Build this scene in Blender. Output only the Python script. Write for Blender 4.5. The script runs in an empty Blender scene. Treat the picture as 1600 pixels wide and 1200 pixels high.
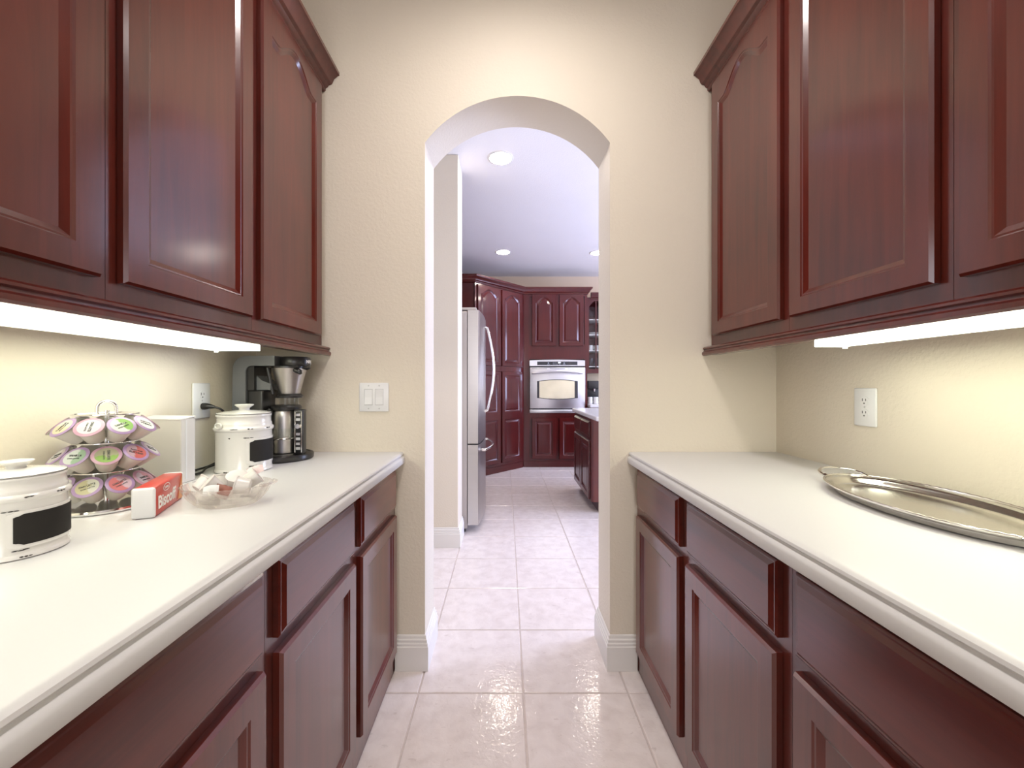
import bpy, bmesh, math, random
from mathutils import Vector, Matrix

random.seed(7)
PI = math.pi
C = bpy.context.scene.collection
SC = bpy.context.scene

# ------------------------------------------------------------------ camera, world, lights, exposure
H = 1.198
cam_d = bpy.data.cameras.new('camera')
cam = bpy.data.objects.new('camera', cam_d)
C.objects.link(cam)
cam.location = (0, 0, H)
cam.rotation_euler = (PI / 2, 0, 0)
cam_d.sensor_width = 36.0
cam_d.lens = 638 / 1600 * 36
cam_d.shift_x = 10 / 1600
cam_d.shift_y = 1 / 1600
cam_d.clip_start = 0.02
SC.camera = cam

w = bpy.data.worlds.new('world')
SC.world = w
w.use_nodes = True
w.node_tree.nodes['Background'].inputs[0].default_value = (0.62, 0.72, 1.0, 1)
w.node_tree.nodes['Background'].inputs[1].default_value = 1.0

SC.view_settings.view_transform = 'Standard'
SC.view_settings.look = 'None'
SC.view_settings.gamma = 1
SC.view_settings.use_curve_mapping = False
SC.view_settings.exposure = 0.58


def area(name, loc, rot, sx, sy, power, col):
    l = bpy.data.lights.new(name, 'AREA')
    l.shape = 'RECTANGLE'; l.size = sx; l.size_y = sy; l.energy = power; l.color = col
    o = bpy.data.objects.new(name, l); C.objects.link(o)
    o.location = loc; o.rotation_euler = rot
    return o


# added area lights standing in for daylight from unseen windows
area('kitchen_added_daylight', (4.22, 3.75, 1.65), (0, PI / 2, 0), 1.7, 2.2, 165, (0.57, 0.66, 1.0))
area('rear_added_daylight', (0.05, -3.12, 1.6), (PI / 2, 0, 0), 1.5, 1.7, 24, (1.0, 0.97, 0.97))
area('hall_added_daylight', (-1.43, 2.48, 1.6), (0, -PI / 2, 0), 1.4, .8, 2.6, (0.86, 0.86, 1.0))

E_STRIP = 4.7      # under-cabinet diffusers
P_ADDED_CAN = (80, 24)   # added, unseen pantry downlights (W)
E_CAN = 75.0       # kitchen recessed lamps

# ------------------------------------------------------------------ materials
MAT = {}


def nodes_of(name):
    m = bpy.data.materials.new(name)
    m.use_nodes = True
    nt = m.node_tree
    return m, nt, nt.nodes['Principled BSDF']


def simple(name, col, rough=0.5, metal=0.0, spec=0.5, coat=0.0, emit=None, estr=0.0, var=0.04, scale=30.0, bump=0.0, aniso=None):
    """principled colour with a faint procedural mottling"""
    m, nt, b = nodes_of(name)
    N, L = nt.nodes, nt.links
    tc = N.new('ShaderNodeTexCoord')
    nz = N.new('ShaderNodeTexNoise'); nz.inputs['Scale'].default_value = scale; nz.inputs['Detail'].default_value = 4
    if aniso:
        mp = N.new('ShaderNodeMapping'); mp.inputs['Scale'].default_value = aniso
        L.new(tc.outputs['Object'], mp.inputs[0]); L.new(mp.outputs[0], nz.inputs['Vector'])
    else:
        L.new(tc.outputs['Object'], nz.inputs['Vector'])
    mx = N.new('ShaderNodeMixRGB'); mx.blend_type = 'MIX'
    mx.inputs[1].default_value = (*[max(0, c * (1 - var)) for c in col], 1)
    mx.inputs[2].default_value = (*[min(1, c * (1 + var)) for c in col], 1)
    L.new(nz.outputs['Fac'], mx.inputs[0]); L.new(mx.outputs[0], b.inputs['Base Color'])
    b.inputs['Roughness'].default_value = rough
    b.inputs['Metallic'].default_value = metal
    b.inputs['Specular IOR Level'].default_value = spec
    b.inputs['Coat Weight'].default_value = coat
    b.inputs['Coat Roughness'].default_value = 0.1
    if emit:
        b.inputs['Emission Color'].default_value = (*emit, 1)
        b.inputs['Emission Strength'].default_value = estr
    if bump:
        bp = N.new('ShaderNodeBump'); bp.inputs['Strength'].default_value = bump; bp.inputs['Distance'].default_value = 0.002
        L.new(nz.outputs['Fac'], bp.inputs['Height']); L.new(bp.outputs[0], b.inputs['Normal'])
    MAT[name] = m
    return m


def wall_mat(name, col):
    m, nt, b = nodes_of(name)
    N, L = nt.nodes, nt.links
    tc = N.new('ShaderNodeTexCoord')
    n1 = N.new('ShaderNodeTexNoise'); n1.inputs['Scale'].default_value = 95; n1.inputs['Detail'].default_value = 3
    n2 = N.new('ShaderNodeTexNoise'); n2.inputs['Scale'].default_value = 2.5; n2.inputs['Detail'].default_value = 3
    L.new(tc.outputs['Object'], n1.inputs['Vector']); L.new(tc.outputs['Object'], n2.inputs['Vector'])
    mx = N.new('ShaderNodeMixRGB')
    mx.inputs[1].default_value = (*[c * .975 for c in col], 1); mx.inputs[2].default_value = (*[min(1, c * 1.025) for c in col], 1)
    L.new(n2.outputs['Fac'], mx.inputs[0]); L.new(mx.outputs[0], b.inputs['Base Color'])
    r = N.new('ShaderNodeValToRGB'); r.color_ramp.elements[0].position = .42; r.color_ramp.elements[1].position = .62
    L.new(n1.outputs['Fac'], r.inputs[0])
    bp = N.new('ShaderNodeBump'); bp.inputs['Strength'].default_value = .22; bp.inputs['Distance'].default_value = .0015
    L.new(r.outputs[0], bp.inputs['Height']); L.new(bp.outputs[0], b.inputs['Normal'])
    b.inputs['Roughness'].default_value = .55
    b.inputs['Specular IOR Level'].default_value = .3
    MAT[name] = m


def wood_mat(name, c0, c1, stretch, rough=.35, coat_r=.16, coat_w=.9):
    """lacquered cherry, grain along the axis with the small stretch value"""
    m, nt, b = nodes_of(name)
    N, L = nt.nodes, nt.links
    tc = N.new('ShaderNodeTexCoord'); oi = N.new('ShaderNodeObjectInfo')
    ad = N.new('ShaderNodeVectorMath'); ad.operation = 'ADD'
    sc_ = N.new('ShaderNodeVectorMath'); sc_.operation = 'SCALE'; sc_.inputs['Scale'].default_value = 7.0
    cx = N.new('ShaderNodeCombineXYZ')
    for i in range(3):
        L.new(oi.outputs['Random'], cx.inputs[i])
    L.new(cx.outputs[0], sc_.inputs[0]); L.new(tc.outputs['Object'], ad.inputs[0]); L.new(sc_.outputs[0], ad.inputs[1])
    mp = N.new('ShaderNodeMapping'); mp.inputs['Scale'].default_value = stretch
    L.new(ad.outputs[0], mp.inputs[0])
    n1 = N.new('ShaderNodeTexNoise'); n1.inputs['Scale'].default_value = 1.0; n1.inputs['Detail'].default_value = 7; n1.inputs['Roughness'].default_value = .65
    n1.inputs['Distortion'].default_value = .6
    L.new(mp.outputs[0], n1.inputs['Vector'])
    n2 = N.new('ShaderNodeTexNoise'); n2.inputs['Scale'].default_value = 3.0; n2.inputs['Detail'].default_value = 2
    L.new(ad.outputs[0], n2.inputs['Vector'])
    mm = N.new('ShaderNodeMath'); mm.operation = 'MULTIPLY_ADD'; mm.inputs[1].default_value = .55
    m2 = N.new('ShaderNodeMath'); m2.operation = 'MULTIPLY'; m2.inputs[1].default_value = .45
    L.new(n2.outputs['Fac'], m2.inputs[0]); L.new(n1.outputs['Fac'], mm.inputs[0]); L.new(m2.outputs[0], mm.inputs[2])
    rp = N.new('ShaderNodeValToRGB')
    rp.color_ramp.elements[0].position = .28; rp.color_ramp.elements[1].position = .74
    rp.color_ramp.elements[0].color = (*c0, 1); rp.color_ramp.elements[1].color = (*c1, 1)
    L.new(mm.outputs[0], rp.inputs[0]); L.new(rp.outputs[0], b.inputs['Base Color'])
    b.inputs['Roughness'].default_value = rough
    b.inputs['Specular IOR Level'].default_value = .22
    b.inputs['Coat Weight'].default_value = coat_w
    b.inputs['Coat Roughness'].default_value = coat_r
    b.inputs['Coat IOR'].default_value = 1.58
    MAT[name] = m


def tile_mat():
    m, nt, b = nodes_of('tile')
    N, L = nt.nodes, nt.links
    tc = N.new('ShaderNodeTexCoord'); oi = N.new('ShaderNodeObjectInfo')
    ad = N.new('ShaderNodeVectorMath'); ad.operation = 'ADD'
    cx = N.new('ShaderNodeCombineXYZ'); sc_ = N.new('ShaderNodeVectorMath'); sc_.operation = 'SCALE'; sc_.inputs['Scale'].default_value = 23
    L.new(oi.outputs['Random'], cx.inputs[0]); L.new(oi.outputs['Random'], cx.inputs[1])
    L.new(cx.outputs[0], sc_.inputs[0]); L.new(tc.outputs['Object'], ad.inputs[0]); L.new(sc_.outputs[0], ad.inputs[1])
    n1 = N.new('ShaderNodeTexNoise'); n1.inputs['Scale'].default_value = 16; n1.inputs['Detail'].default_value = 7; n1.inputs['Distortion'].default_value = .4
    L.new(ad.outputs[0], n1.inputs['Vector'])
    rp = N.new('ShaderNodeValToRGB'); e = rp.color_ramp.elements
    e[0].position = .3; e[0].color = (.70, .62, .585, 1)
    e[1].position = .62; e[1].color = (.79, .715, .68, 1)
    L.new(n1.outputs['Fac'], rp.inputs[0])
    # short slanted veins
    mp = N.new('ShaderNodeMapping'); mp.inputs['Scale'].default_value = (30, 75, 30); mp.inputs['Rotation'].default_value = (0, 0, .8)
    L.new(ad.outputs[0], mp.inputs[0])
    n2 = N.new('ShaderNodeTexNoise'); n2.inputs['Scale'].default_value = 1; n2.inputs['Detail'].default_value = 5; n2.inputs['Distortion'].default_value = .8
    L.new(mp.outputs[0], n2.inputs['Vector'])
    r2 = N.new('ShaderNodeValToRGB'); r2.color_ramp.elements[0].position = .64; r2.color_ramp.elements[1].position = .72
    L.new(n2.outputs['Fac'], r2.inputs[0])
    mx = N.new('ShaderNodeMixRGB'); mx.inputs[2].default_value = (.56, .47, .43, 1)
    mu = N.new('ShaderNodeMath'); mu.operation = 'MULTIPLY'; mu.inputs[1].default_value = .55
    L.new(r2.outputs[0], mu.inputs[0]); L.new(mu.outputs[0], mx.inputs[0]); L.new(rp.outputs[0], mx.inputs[1])
    L.new(mx.outputs[0], b.inputs['Base Color'])
    n3 = N.new('ShaderNodeTexNoise'); n3.inputs['Scale'].default_value = 55; n3.inputs['Detail'].default_value = 2; n3.inputs['Distortion'].default_value = .8
    L.new(ad.outputs[0], n3.inputs['Vector'])
    bp = N.new('ShaderNodeBump'); bp.inputs['Strength'].default_value = .6; bp.inputs['Distance'].default_value = .0015
    L.new(n3.outputs['Fac'], bp.inputs['Height']); L.new(bp.outputs[0], b.inputs['Normal'])
    b.inputs['Roughness'].default_value = .11
    b.inputs['Specular IOR Level'].default_value = .55
    MAT['tile'] = m


def glass_mat(name, tint=(1, 1, 1), rough=.0, clear=.5, ior=1.45):
    m = bpy.data.materials.new(name); m.use_nodes = True
    nt = m.node_tree; N, L = nt.nodes, nt.links
    N.remove(N['Principled BSDF'])
    g = N.new('ShaderNodeBsdfGlass'); g.inputs['Color'].default_value = (*tint, 1); g.inputs['Roughness'].default_value = rough; g.inputs['IOR'].default_value = ior
    t = N.new('ShaderNodeBsdfTransparent'); t.inputs[0].default_value = (*tint, 1)
    x = N.new('ShaderNodeMixShader'); x.inputs[0].default_value = clear
    L.new(g.outputs[0], x.inputs[1]); L.new(t.outputs[0], x.inputs[2]); L.new(x.outputs[0], N['Material Output'].inputs[0])
    MAT[name] = m


wall_mat('wall_paint', (.75, .68, .565))
wall_mat('far_wall_tan', (.68, .53, .38))  # warmer base colour, used on the far kitchen wall alone
wall_mat('ceiling_paint', (.84, .82, .82))
CH0, CH1 = (.050, .0042, .0026), (.145, .018, .009)
wood_mat('cherry', CH0, CH1, (26, 26, 1.6))
wood_mat('cherry_across', CH0, CH1, (1.6, 26, 26))
wood_mat('cherry_kitchen', (.040, .0022, .0026), (.085, .0066, .005), (22, 22, 1.4), .3, .09, .5)
simple('dark_gap', (.02, .006, .005), .6)
simple('counter', (.65, .64, .635), .33, spec=.45, var=.012, scale=180)
simple('trim_white', (.80, .775, .74), .35, spec=.4, var=.01)
simple('plate_white', (.80, .80, .80), .3, var=.01)
simple('plate_grey', (.55, .55, .55), .4)  # plain grey of screws, rocker frames and alternate buttons
simple('slot_dark', (.05, .05, .05), .5)
simple('grout', (.60, .52, .48), .8, var=.1, scale=60)
tile_mat()
simple('ceramic', (.70, .68, .645), .15, spec=.5, coat=.5, var=.02)
simple('chalkboard', (.018, .016, .014), .65, spec=.2, var=.2)
simple('wear_black', (.03, .025, .02), .6)
simple('stainless', (.50, .475, .46), .34, metal=1, var=.06, scale=4, aniso=(1, 1, 120))
simple('stainless_side', (.47, .435, .41), .4, metal=.55, var=.05, scale=4)
simple('oven_steel', (.66, .66, .69), .3, metal=1, var=.04, scale=4, aniso=(100, 1, 1))
simple('chrome', (.80, .80, .80), .1, metal=1, var=.01)
simple('silver_tray', (.72, .70, .66), .18, metal=1, var=.05, scale=14)
simple('silver_bright', (.86, .84, .80), .12, metal=1, var=.03)
simple('black_plastic', (.018, .017, .017), .3, var=.1)
simple('grey_plastic', (.13, .135, .14), .32, coat=.3, var=.04)
simple('black_glass', (.012, .013, .02), .06, coat=.6)
simple('display_white', (.8, .85, 1), .4, emit=(.9, .95, 1), estr=1.6)
simple('mark_grey', (.35, .37, .42), .5)
simple('oven_glass_reflection', (.80, .76, .58), .14, metal=.9, var=.25, scale=6)  # yellowish reflection put into the window's base colour
simple('paper_white', (.70, .69, .68), .6, var=.03)
simple('carton_white', (.64, .61, .58), .55, var=.03)
simple('packet_red', (.50, .035, .022), .35, coat=.3, var=.06)
simple('packet_orange', (.62, .24, .07), .4, var=.06)
simple('print_white', (.85, .83, .80), .5)
simple('print_dark', (.05, .05, .05), .5)
simple('pod_cup', (.60, .565, .51), .35, var=.02)
simple('pod_rim', (.36, .24, .42), .35, var=.06)
simple('pod_rim_pink', (.46, .27, .35), .35, var=.06)
simple('creamer_white', (.66, .63, .60), .3, var=.02)
simple('creamer_lid', (.64, .57, .55), .4, var=.05)
simple('sachet_pink', (.68, .54, .53), .45, var=.06)
simple('sachet_brown', (.25, .085, .06), .45, var=.06)
simple('diffuser', (.9, .9, .88), .4, emit=(.97, 1, .80), estr=E_STRIP)
simple('diffuser_slim', (.9, .9, .88), .4, emit=(.97, 1, .80), estr=E_STRIP * 2.1)
simple('added_can_glow', (.9, .9, .88), .4, emit=(1, .9, .82), estr=6)  # lens glow of the added pantry downlights
simple('can_glow', (.9, .9, .9), .4, emit=(1, .87, .75), estr=E_CAN)
simple('fixture_white', (.78, .77, .74), .4)
simple('island_top', (.72, .70, .70), .2, spec=.5, var=.12, scale=60)
simple('backsplash', (.62, .50, .33), .4, var=.08, scale=14)  # yellow of under-cabinet light put into the base colour
glass_mat('crystal', (1, .985, .975), 0, .66)
glass_mat('pane_glass', (.96, .97, .97), 0, .8)
glass_mat('carafe_glass', (.97, .98, .97), 0, .55)
for nm, a_, b_ in (('lid_peach', (.78, .66, .45), (.74, .73, .66)), ('lid_green', (.72, .74, .64), (.22, .42, .07)), ('lid_red', (.62, .10, .09), (.62, .42, .48)),
                   ('lid_olive', (.42, .40, .26), (.24, .42, .05)), ('lid_white', (.76, .75, .73), (.70, .62, .66)), ('lid_mint', (.70, .73, .70), (.36, .50, .36)),
                   ('lid_yellow', (.62, .57, .36), (.74, .73, .64)), ('lid_pale', (.62, .54, .60), (.58, .30, .34))):
    m, nt, b = nodes_of(nm)
    N, L = nt.nodes, nt.links
    tc = N.new('ShaderNodeTexCoord'); sp = N.new('ShaderNodeSeparateXYZ'); nz = N.new('ShaderNodeTexNoise'); nz.inputs['Scale'].default_value = 70
    L.new(tc.outputs['Object'], sp.inputs[0]); L.new(tc.outputs['Object'], nz.inputs['Vector'])
    ma = N.new('ShaderNodeMath'); ma.operation = 'MULTIPLY_ADD'; ma.inputs[1].default_value = 26; ma.inputs[2].default_value = 0
    L.new(sp.outputs['X'], ma.inputs[0])
    m2 = N.new('ShaderNodeMath'); m2.operation = 'ADD'; L.new(ma.outputs[0], m2.inputs[0]); L.new(nz.outputs['Fac'], m2.inputs[1])
    rp = N.new('ShaderNodeValToRGB'); rp.color_ramp.elements[0].position = .52; rp.color_ramp.elements[1].position = .66
    rp.color_ramp.elements[0].color = (*[c * .74 for c in a_], 1); rp.color_ramp.elements[1].color = (*[c * .74 for c in b_], 1)
    L.new(m2.outputs[0], rp.inputs[0]); L.new(rp.outputs[0], b.inputs['Base Color'])
    b.inputs['Roughness'].default_value = .4
    MAT[nm] = m


# ------------------------------------------------------------------ geometry helpers
class MB:
    def __init__(s):
        s.v = []; s.f = []

    def add(s, vs, fs):
        n = len(s.v); s.v += [tuple(p) for p in vs]; s.f += [tuple(i + n for i in f) for f in fs]
        return s

    def box(s, x0, x1, y0, y1, z0, z1, bev=0.0, seg=1):
        if bev <= 0:
            vs = [(x0, y0, z0), (x1, y0, z0), (x1, y1, z0), (x0, y1, z0), (x0, y0, z1), (x1, y0, z1), (x1, y1, z1), (x0, y1, z1)]
            return s.add(vs, [(0, 3, 2, 1), (4, 5, 6, 7), (0, 1, 5, 4), (1, 2, 6, 5), (2, 3, 7, 6), (3, 0, 4, 7)])
        bm = bmesh.new(); bmesh.ops.create_cube(bm, size=1)
        bmesh.ops.scale(bm, vec=(x1 - x0, y1 - y0, z1 - z0), verts=bm.verts)
        bmesh.ops.translate(bm, vec=((x0 + x1) / 2, (y0 + y1) / 2, (z0 + z1) / 2), verts=bm.verts)
        bmesh.ops.bevel(bm, geom=bm.edges[:], offset=bev, segments=seg, profile=.5, affect='EDGES')
        bm.verts.index_update()
        s.add([v.co[:] for v in bm.verts], [[v.index for v in f.verts] for f in bm.faces]); bm.free()
        return s

    def prism(s, poly, axis, a0, a1):
        """poly of 2-D points; axis 'x': (y,z), 'y': (x,z), 'z': (x,y)"""
        n = len(poly)
        if axis == 'y':
            P = lambda p, a: (p[0], a, p[1])
        elif axis == 'x':
            P = lambda p, a: (a, p[0], p[1])
        else:
            P = lambda p, a: (p[0], p[1], a)
        vs = [P(p, a0) for p in poly] + [P(p, a1) for p in poly]
        fs = [tuple(range(n)), tuple(range(2 * n - 1, n - 1, -1))]
        fs += [(i, i + n, (i + 1) % n + n, (i + 1) % n) for i in range(n)]
        return s.add(vs, fs)

    def lathe(s, prof, cx=0, cy=0, cz=0, n=32, sx=1, sy=1, mod=None, caps=True):
        vs = []; fs = []
        m = len(prof)
        for j, (r, z) in enumerate(prof):
            for i in range(n):
                a = 2 * PI * i / n
                rr = r * (mod(a, j) if mod else 1)
                vs.append((cx + rr * math.cos(a) * sx, cy + rr * math.sin(a) * sy, cz + z))
        for j in range(m - 1):
            for i in range(n):
                k = (i + 1) % n
                fs.append((j * n + i, j * n + k, (j + 1) * n + k, (j + 1) * n + i))
        if caps:
            if prof[0][0] > 1e-6: fs.append(tuple(range(n - 1, -1, -1)))
            if prof[-1][0] > 1e-6: fs.append(tuple((m - 1) * n + i for i in range(n)))
        return s.add(vs, fs)

    def tube(s, pts, r, n=10, closed=False, flat=1.0):
        pts = [Vector(p) for p in pts]; m = len(pts)
        rs = r if isinstance(r, (list, tuple)) else [r] * m
        vs = []; fs = []; up = None
        for i, p in enumerate(pts):
            if closed:
                t = pts[(i + 1) % m] - pts[i - 1]
            else:
                t = pts[min(i + 1, m - 1)] - pts[max(i - 1, 0)]
            t.normalize()
            if up is None:
                up = Vector((0, 0, 1)) if abs(t.z) < .9 else Vector((1, 0, 0))
            x = t.cross(up).normalized(); y = x.cross(t).normalized(); up = y
            for k in range(n):
                a = 2 * PI * k / n
                vs.append(p + x * (rs[i] * math.cos(a)) + y * (rs[i] * flat * math.sin(a)))
        mm = m if closed else m - 1
        for i in range(mm):
            j = (i + 1) % m
            for k in range(n):
                l = (k + 1) % n
                fs.append((i * n + k, i * n + l, j * n + l, j * n + k))
        if not closed:
            fs.append(tuple(range(n - 1, -1, -1))); fs.append(tuple((m - 1) * n + k for k in range(n)))
        return s.add(vs, fs)

    def sweep(s, path, prof):
        """path: XY points; prof: closed (d,z) polygon, d to the right of the path"""
        m = len(path); n = len(prof); P = [Vector(p) for p in path]; vs = []; fs = []
        for i in range(m):
            ds = []
            if i > 0: ds.append((P[i] - P[i - 1]).normalized())
            if i < m - 1: ds.append((P[i + 1] - P[i]).normalized())
            ns = [Vector((d.y, -d.x)) for d in ds]
            nn = sum(ns, Vector((0, 0))).normalized(); k = 1 / max(.2, nn.dot(ns[0]))
            for d, z in prof:
                q = P[i] + nn * (d * k); vs.append((q.x, q.y, z))
        for i in range(m - 1):
            for j in range(n):
                k = (j + 1) % n
                fs.append((i * n + j, i * n + k, (i + 1) * n + k, (i + 1) * n + j))
        fs.append(tuple(range(n))); fs.append(tuple((m - 1) * n + j for j in range(n - 1, -1, -1)))
        return s.add(vs, fs)

    def xf(s, M):
        s.v = [tuple(M @ Vector(p)) for p in s.v]; return s

    def mesh(s, name, smooth=None):
        me = bpy.data.meshes.new(name)
        me.from_pydata(s.v, [], s.f)
        bm = bmesh.new(); bm.from_mesh(me); bmesh.ops.recalc_face_normals(bm, faces=bm.faces[:]); bm.to_mesh(me); bm.free()
        if smooth:
            for p in me.polygons: p.use_smooth = True
            me.set_sharp_from_angle(angle=math.radians(smooth))
        me.update()
        return me


def put(name, me, mat, parent=None, loc=(0, 0, 0), rot=(0, 0, 0)):
    if isinstance(me, MB): me = me.mesh(name)
    if len(me.materials) == 0: me.materials.append(MAT[mat])
    o = bpy.data.objects.new(name, me); C.objects.link(o)
    if me.materials[0] is not MAT[mat]:
        o.material_slots[0].link = 'OBJECT'; o.material_slots[0].material = MAT[mat]
    o.parent = parent; o.location = loc; o.rotation_euler = rot
    return o


def smooth(mb, name='m', ang=40):
    return mb.mesh(name, ang)


def thing(name, label, cat, loc=(0, 0, 0), rotz=0, group=None):
    o = bpy.data.objects.new(name, None); C.objects.link(o); o.empty_display_size = .05
    o.location = loc; o.rotation_euler = (0, 0, rotz); o['label'] = label; o['category'] = cat
    if group: o['group'] = group
    return o


def tag(o, label, cat, group=None):
    o['label'] = label; o['category'] = cat
    if group: o['group'] = group
    return o


def struct(name, me, mat, label, parent=None):
    o = put(name, me, mat, parent)
    o['kind'] = 'structure'; o['label'] = label
    return o


def text_mesh(body, size, name='lettering', align='CENTER', extrude=.0003, bold=0.0):
    cu = bpy.data.curves.new(name, 'FONT'); cu.body = body; cu.size = size; cu.align_x = align; cu.align_y = 'CENTER'
    cu.extrude = extrude; cu.offset = bold; cu.resolution_u = 3
    o = bpy.data.objects.new(name, cu); C.objects.link(o)
    dg = bpy.context.evaluated_depsgraph_get()
    me = bpy.data.meshes.new_from_object(o.evaluated_get(dg))
    bpy.data.objects.remove(o); bpy.data.curves.remove(cu)
    me.materials.clear()
    return me


# ------------------------------------------------------------------ key dimensions (metres)
XL, XR = -1.051, 1.141          # pantry side walls
YE, YK = 1.721, 1.931           # end wall near and far face
CEIL_P, CEIL_K = 3.06, 2.896
AX0, AX1 = -.340, .440          # arch opening
A_TOP, A_RISE = 2.415, .197
KX0, KX1, KY1 = -1.30, 4.10, 6.42
YB = -3.0
GX, GY, PITCH = .0688, 1.586, .4085

# ------------------------------------------------------------------ setting
# floor slab (grout) with single tiles
fl = struct('floor', MB().box(-1.6, 4.3, YB - .2, KY1 + .2, -.12, -.0035), 'grout', 'beige ceramic tile floor with grey grout running into the kitchen')
tm = MB()
t0 = PITCH / 2 - .0028
e = .0025
tm.add([(-t0, -t0, -.011), (t0, -t0, -.011), (t0, t0, -.011), (-t0, t0, -.011), (-t0, -t0, -e), (t0, -t0, -e), (t0, t0, -e), (-t0, t0, -e),
        (-t0 + e, -t0 + e, 0), (t0 - e, -t0 + e, 0), (t0 - e, t0 - e, 0), (-t0 + e, t0 - e, 0)],
       [(0, 1, 5, 4), (1, 2, 6, 5), (2, 3, 7, 6), (3, 0, 4, 7), (4, 5, 9, 8), (5, 6, 10, 9), (6, 7, 11, 10), (7, 4, 8, 11), (8, 9, 10, 11), (3, 2, 1, 0)])
tile_me = tm.mesh('tile')
rest = MB()
for i in range(-4, 11):
    for j in range(-12, 13):
        x = GX + (i + .5) * PITCH; y = GY + (j + .5) * PITCH
        if not (-1.45 < x < 4.2 and YB < y < KY1): continue
        if -1.0 < x < 1.8 and -.3 < y < 6.2 and not (y < 1.4 and (x < -.6 or x > .75)):
            put('tile', tile_me, 'tile', fl, (x, y, 0))
        else:
            rest.add([(a + x, b + y, c) for a, b, c in tm.v], tm.f)
o = put('tile_field', rest.mesh('tile_field'), 'tile', fl); o['kind'] = 'stuff'

struct('ceiling', MB().box(XL - .12, XR + .12, YB - .12, YE, CEIL_P, CEIL_P + .1), 'ceiling_paint', 'white pantry ceiling above the cabinets')
struct('ceiling_kitchen', MB().box(KX0 - .1, KX1 + .1, YK, KY1 + .1, CEIL_K, CEIL_K + .1), 'ceiling_paint', 'pale kitchen ceiling with recessed lights beyond the arch')
struct('wall_left', MB().box(XL - .12, XL, YB, YE, 0, CEIL_P), 'wall_paint', 'cream textured pantry wall on the left side')
struct('wall_right', MB().box(XR, XR + .12, YB, YE, 0, CEIL_P), 'wall_paint', 'cream textured pantry wall on the right side')

# end wall with segmental arch
hw = (AX1 - AX0) / 2; acx = (AX0 + AX1) / 2
R = (hw * hw + A_RISE * A_RISE) / (2 * A_RISE); zc = A_TOP - R; th = math.asin(hw / R)
arc = [(acx + R * math.sin(t), zc + R * math.cos(t)) for t in [th - 2 * th * k / 40 for k in range(41)]]   # right to left
mb = MB()
XA, XB, ZT = KX0 - .1, KX1 + .1, CEIL_P + .05
vs = []; fs = []
for yy in (YE, YK):
    b0 = len(vs)
    vs += [(XA, yy, 0), (AX0, yy, 0), (AX1, yy, 0), (XB, yy, 0), (XA, yy, ZT), (XB, yy, ZT)]
    vs += [(x, yy, z) for x, z in arc]
    vs += [(x, yy, ZT) for x, z in arc]
A = lambda side, k: side * (6 + 82) + k
for sd in (0, 1):
    g = lambda k: A(sd, k)
    fs.append((g(0), g(1), g(6 + 40), g(6 + 41 + 40), g(4)))
    fs.append((g(2), g(3), g(5), g(6 + 41), g(6)))
    for k in range(40):
        fs.append((g(6 + k), g(6 + 41 + k), g(6 + 41 + k + 1), g(6 + k + 1)))
for k in range(40): fs.append((A(0, 6 + k), A(0, 7 + k), A(1, 7 + k), A(1, 6 + k)))
fs += [(A(0, 1), A(1, 1), A(1, 46), A(0, 46)), (A(0, 2), A(0, 6), A(1, 6), A(1, 2)), (A(0, 0), A(0, 4), A(1, 4), A(1, 0)), (A(0, 3), A(1, 3), A(1, 5), A(0, 5)),
       (A(0, 4), A(0, 5), A(1, 5), A(1, 4)), (A(0, 0), A(1, 0), A(1, 1), A(0, 1)), (A(0, 2), A(1, 2), A(1, 3), A(0, 3))]
mb.add(vs, fs)
struct('wall_end', mb.mesh('wall_end', 30), 'wall_paint', 'cream end wall pierced by an arched opening to the kitchen')

# wall behind the camera with a window opening added for light
mb = MB()
mb.box(XL - .12, XR + .12, YB - .12, YB, 0, .85).box(XL - .12, XR + .12, YB - .12, YB, 2.4, CEIL_P)
mb.box(XL - .12, -.75, YB - .12, YB, .85, 2.4).box(.85, XR + .12, YB - .12, YB, .85, 2.4)
struct('wall_back', mb.mesh('wall_back'), 'wall_paint', 'cream wall behind the camera with an added window opening')

# kitchen shell
struct('wall_kitchen_far', MB().box(KX0 - .1, KX1 + .1, KY1, KY1 + .1, 0, CEIL_K), 'far_wall_tan', 'tan kitchen wall behind the oven cabinets')
struct('wall_kitchen_left', MB().box(KX0 - .1, KX0, 2.92, KY1, 0, CEIL_K).box(KX0 - .1, KX0, YK, 2.04, 0, CEIL_K).box(KX0 - .1, KX0, 2.04, 2.92, 0, .85).box(KX0 - .1, KX0, 2.04, 2.92, 2.35, CEIL_K), 'wall_paint', 'kitchen wall behind the refrigerator')  # opening added to let in the hall daylight
mb = MB()
mb.box(KX1, KX1 + .1, YK, KY1, 0, .75).box(KX1, KX1 + .1, YK, KY1, 2.55, CEIL_K)
mb.box(KX1, KX1 + .1, YK, 2.6, .75, 2.55).box(KX1, KX1 + .1, 4.9, KY1, .75, 2.55)
struct('wall_kitchen_right', mb.mesh('wall_kitchen_right'), 'wall_paint', 'kitchen wall with an added window on the far right')  # window opening added, out of view, to let daylight in
SX, SY0, SY1 = -.349, 3.012, 3.27
struct('wall_stub', MB().box(KX0, SX, SY0, SY1, 0, CEIL_K, .004), 'wall_paint', 'short cream wall end beside the refrigerator, seen through the arch')

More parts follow.
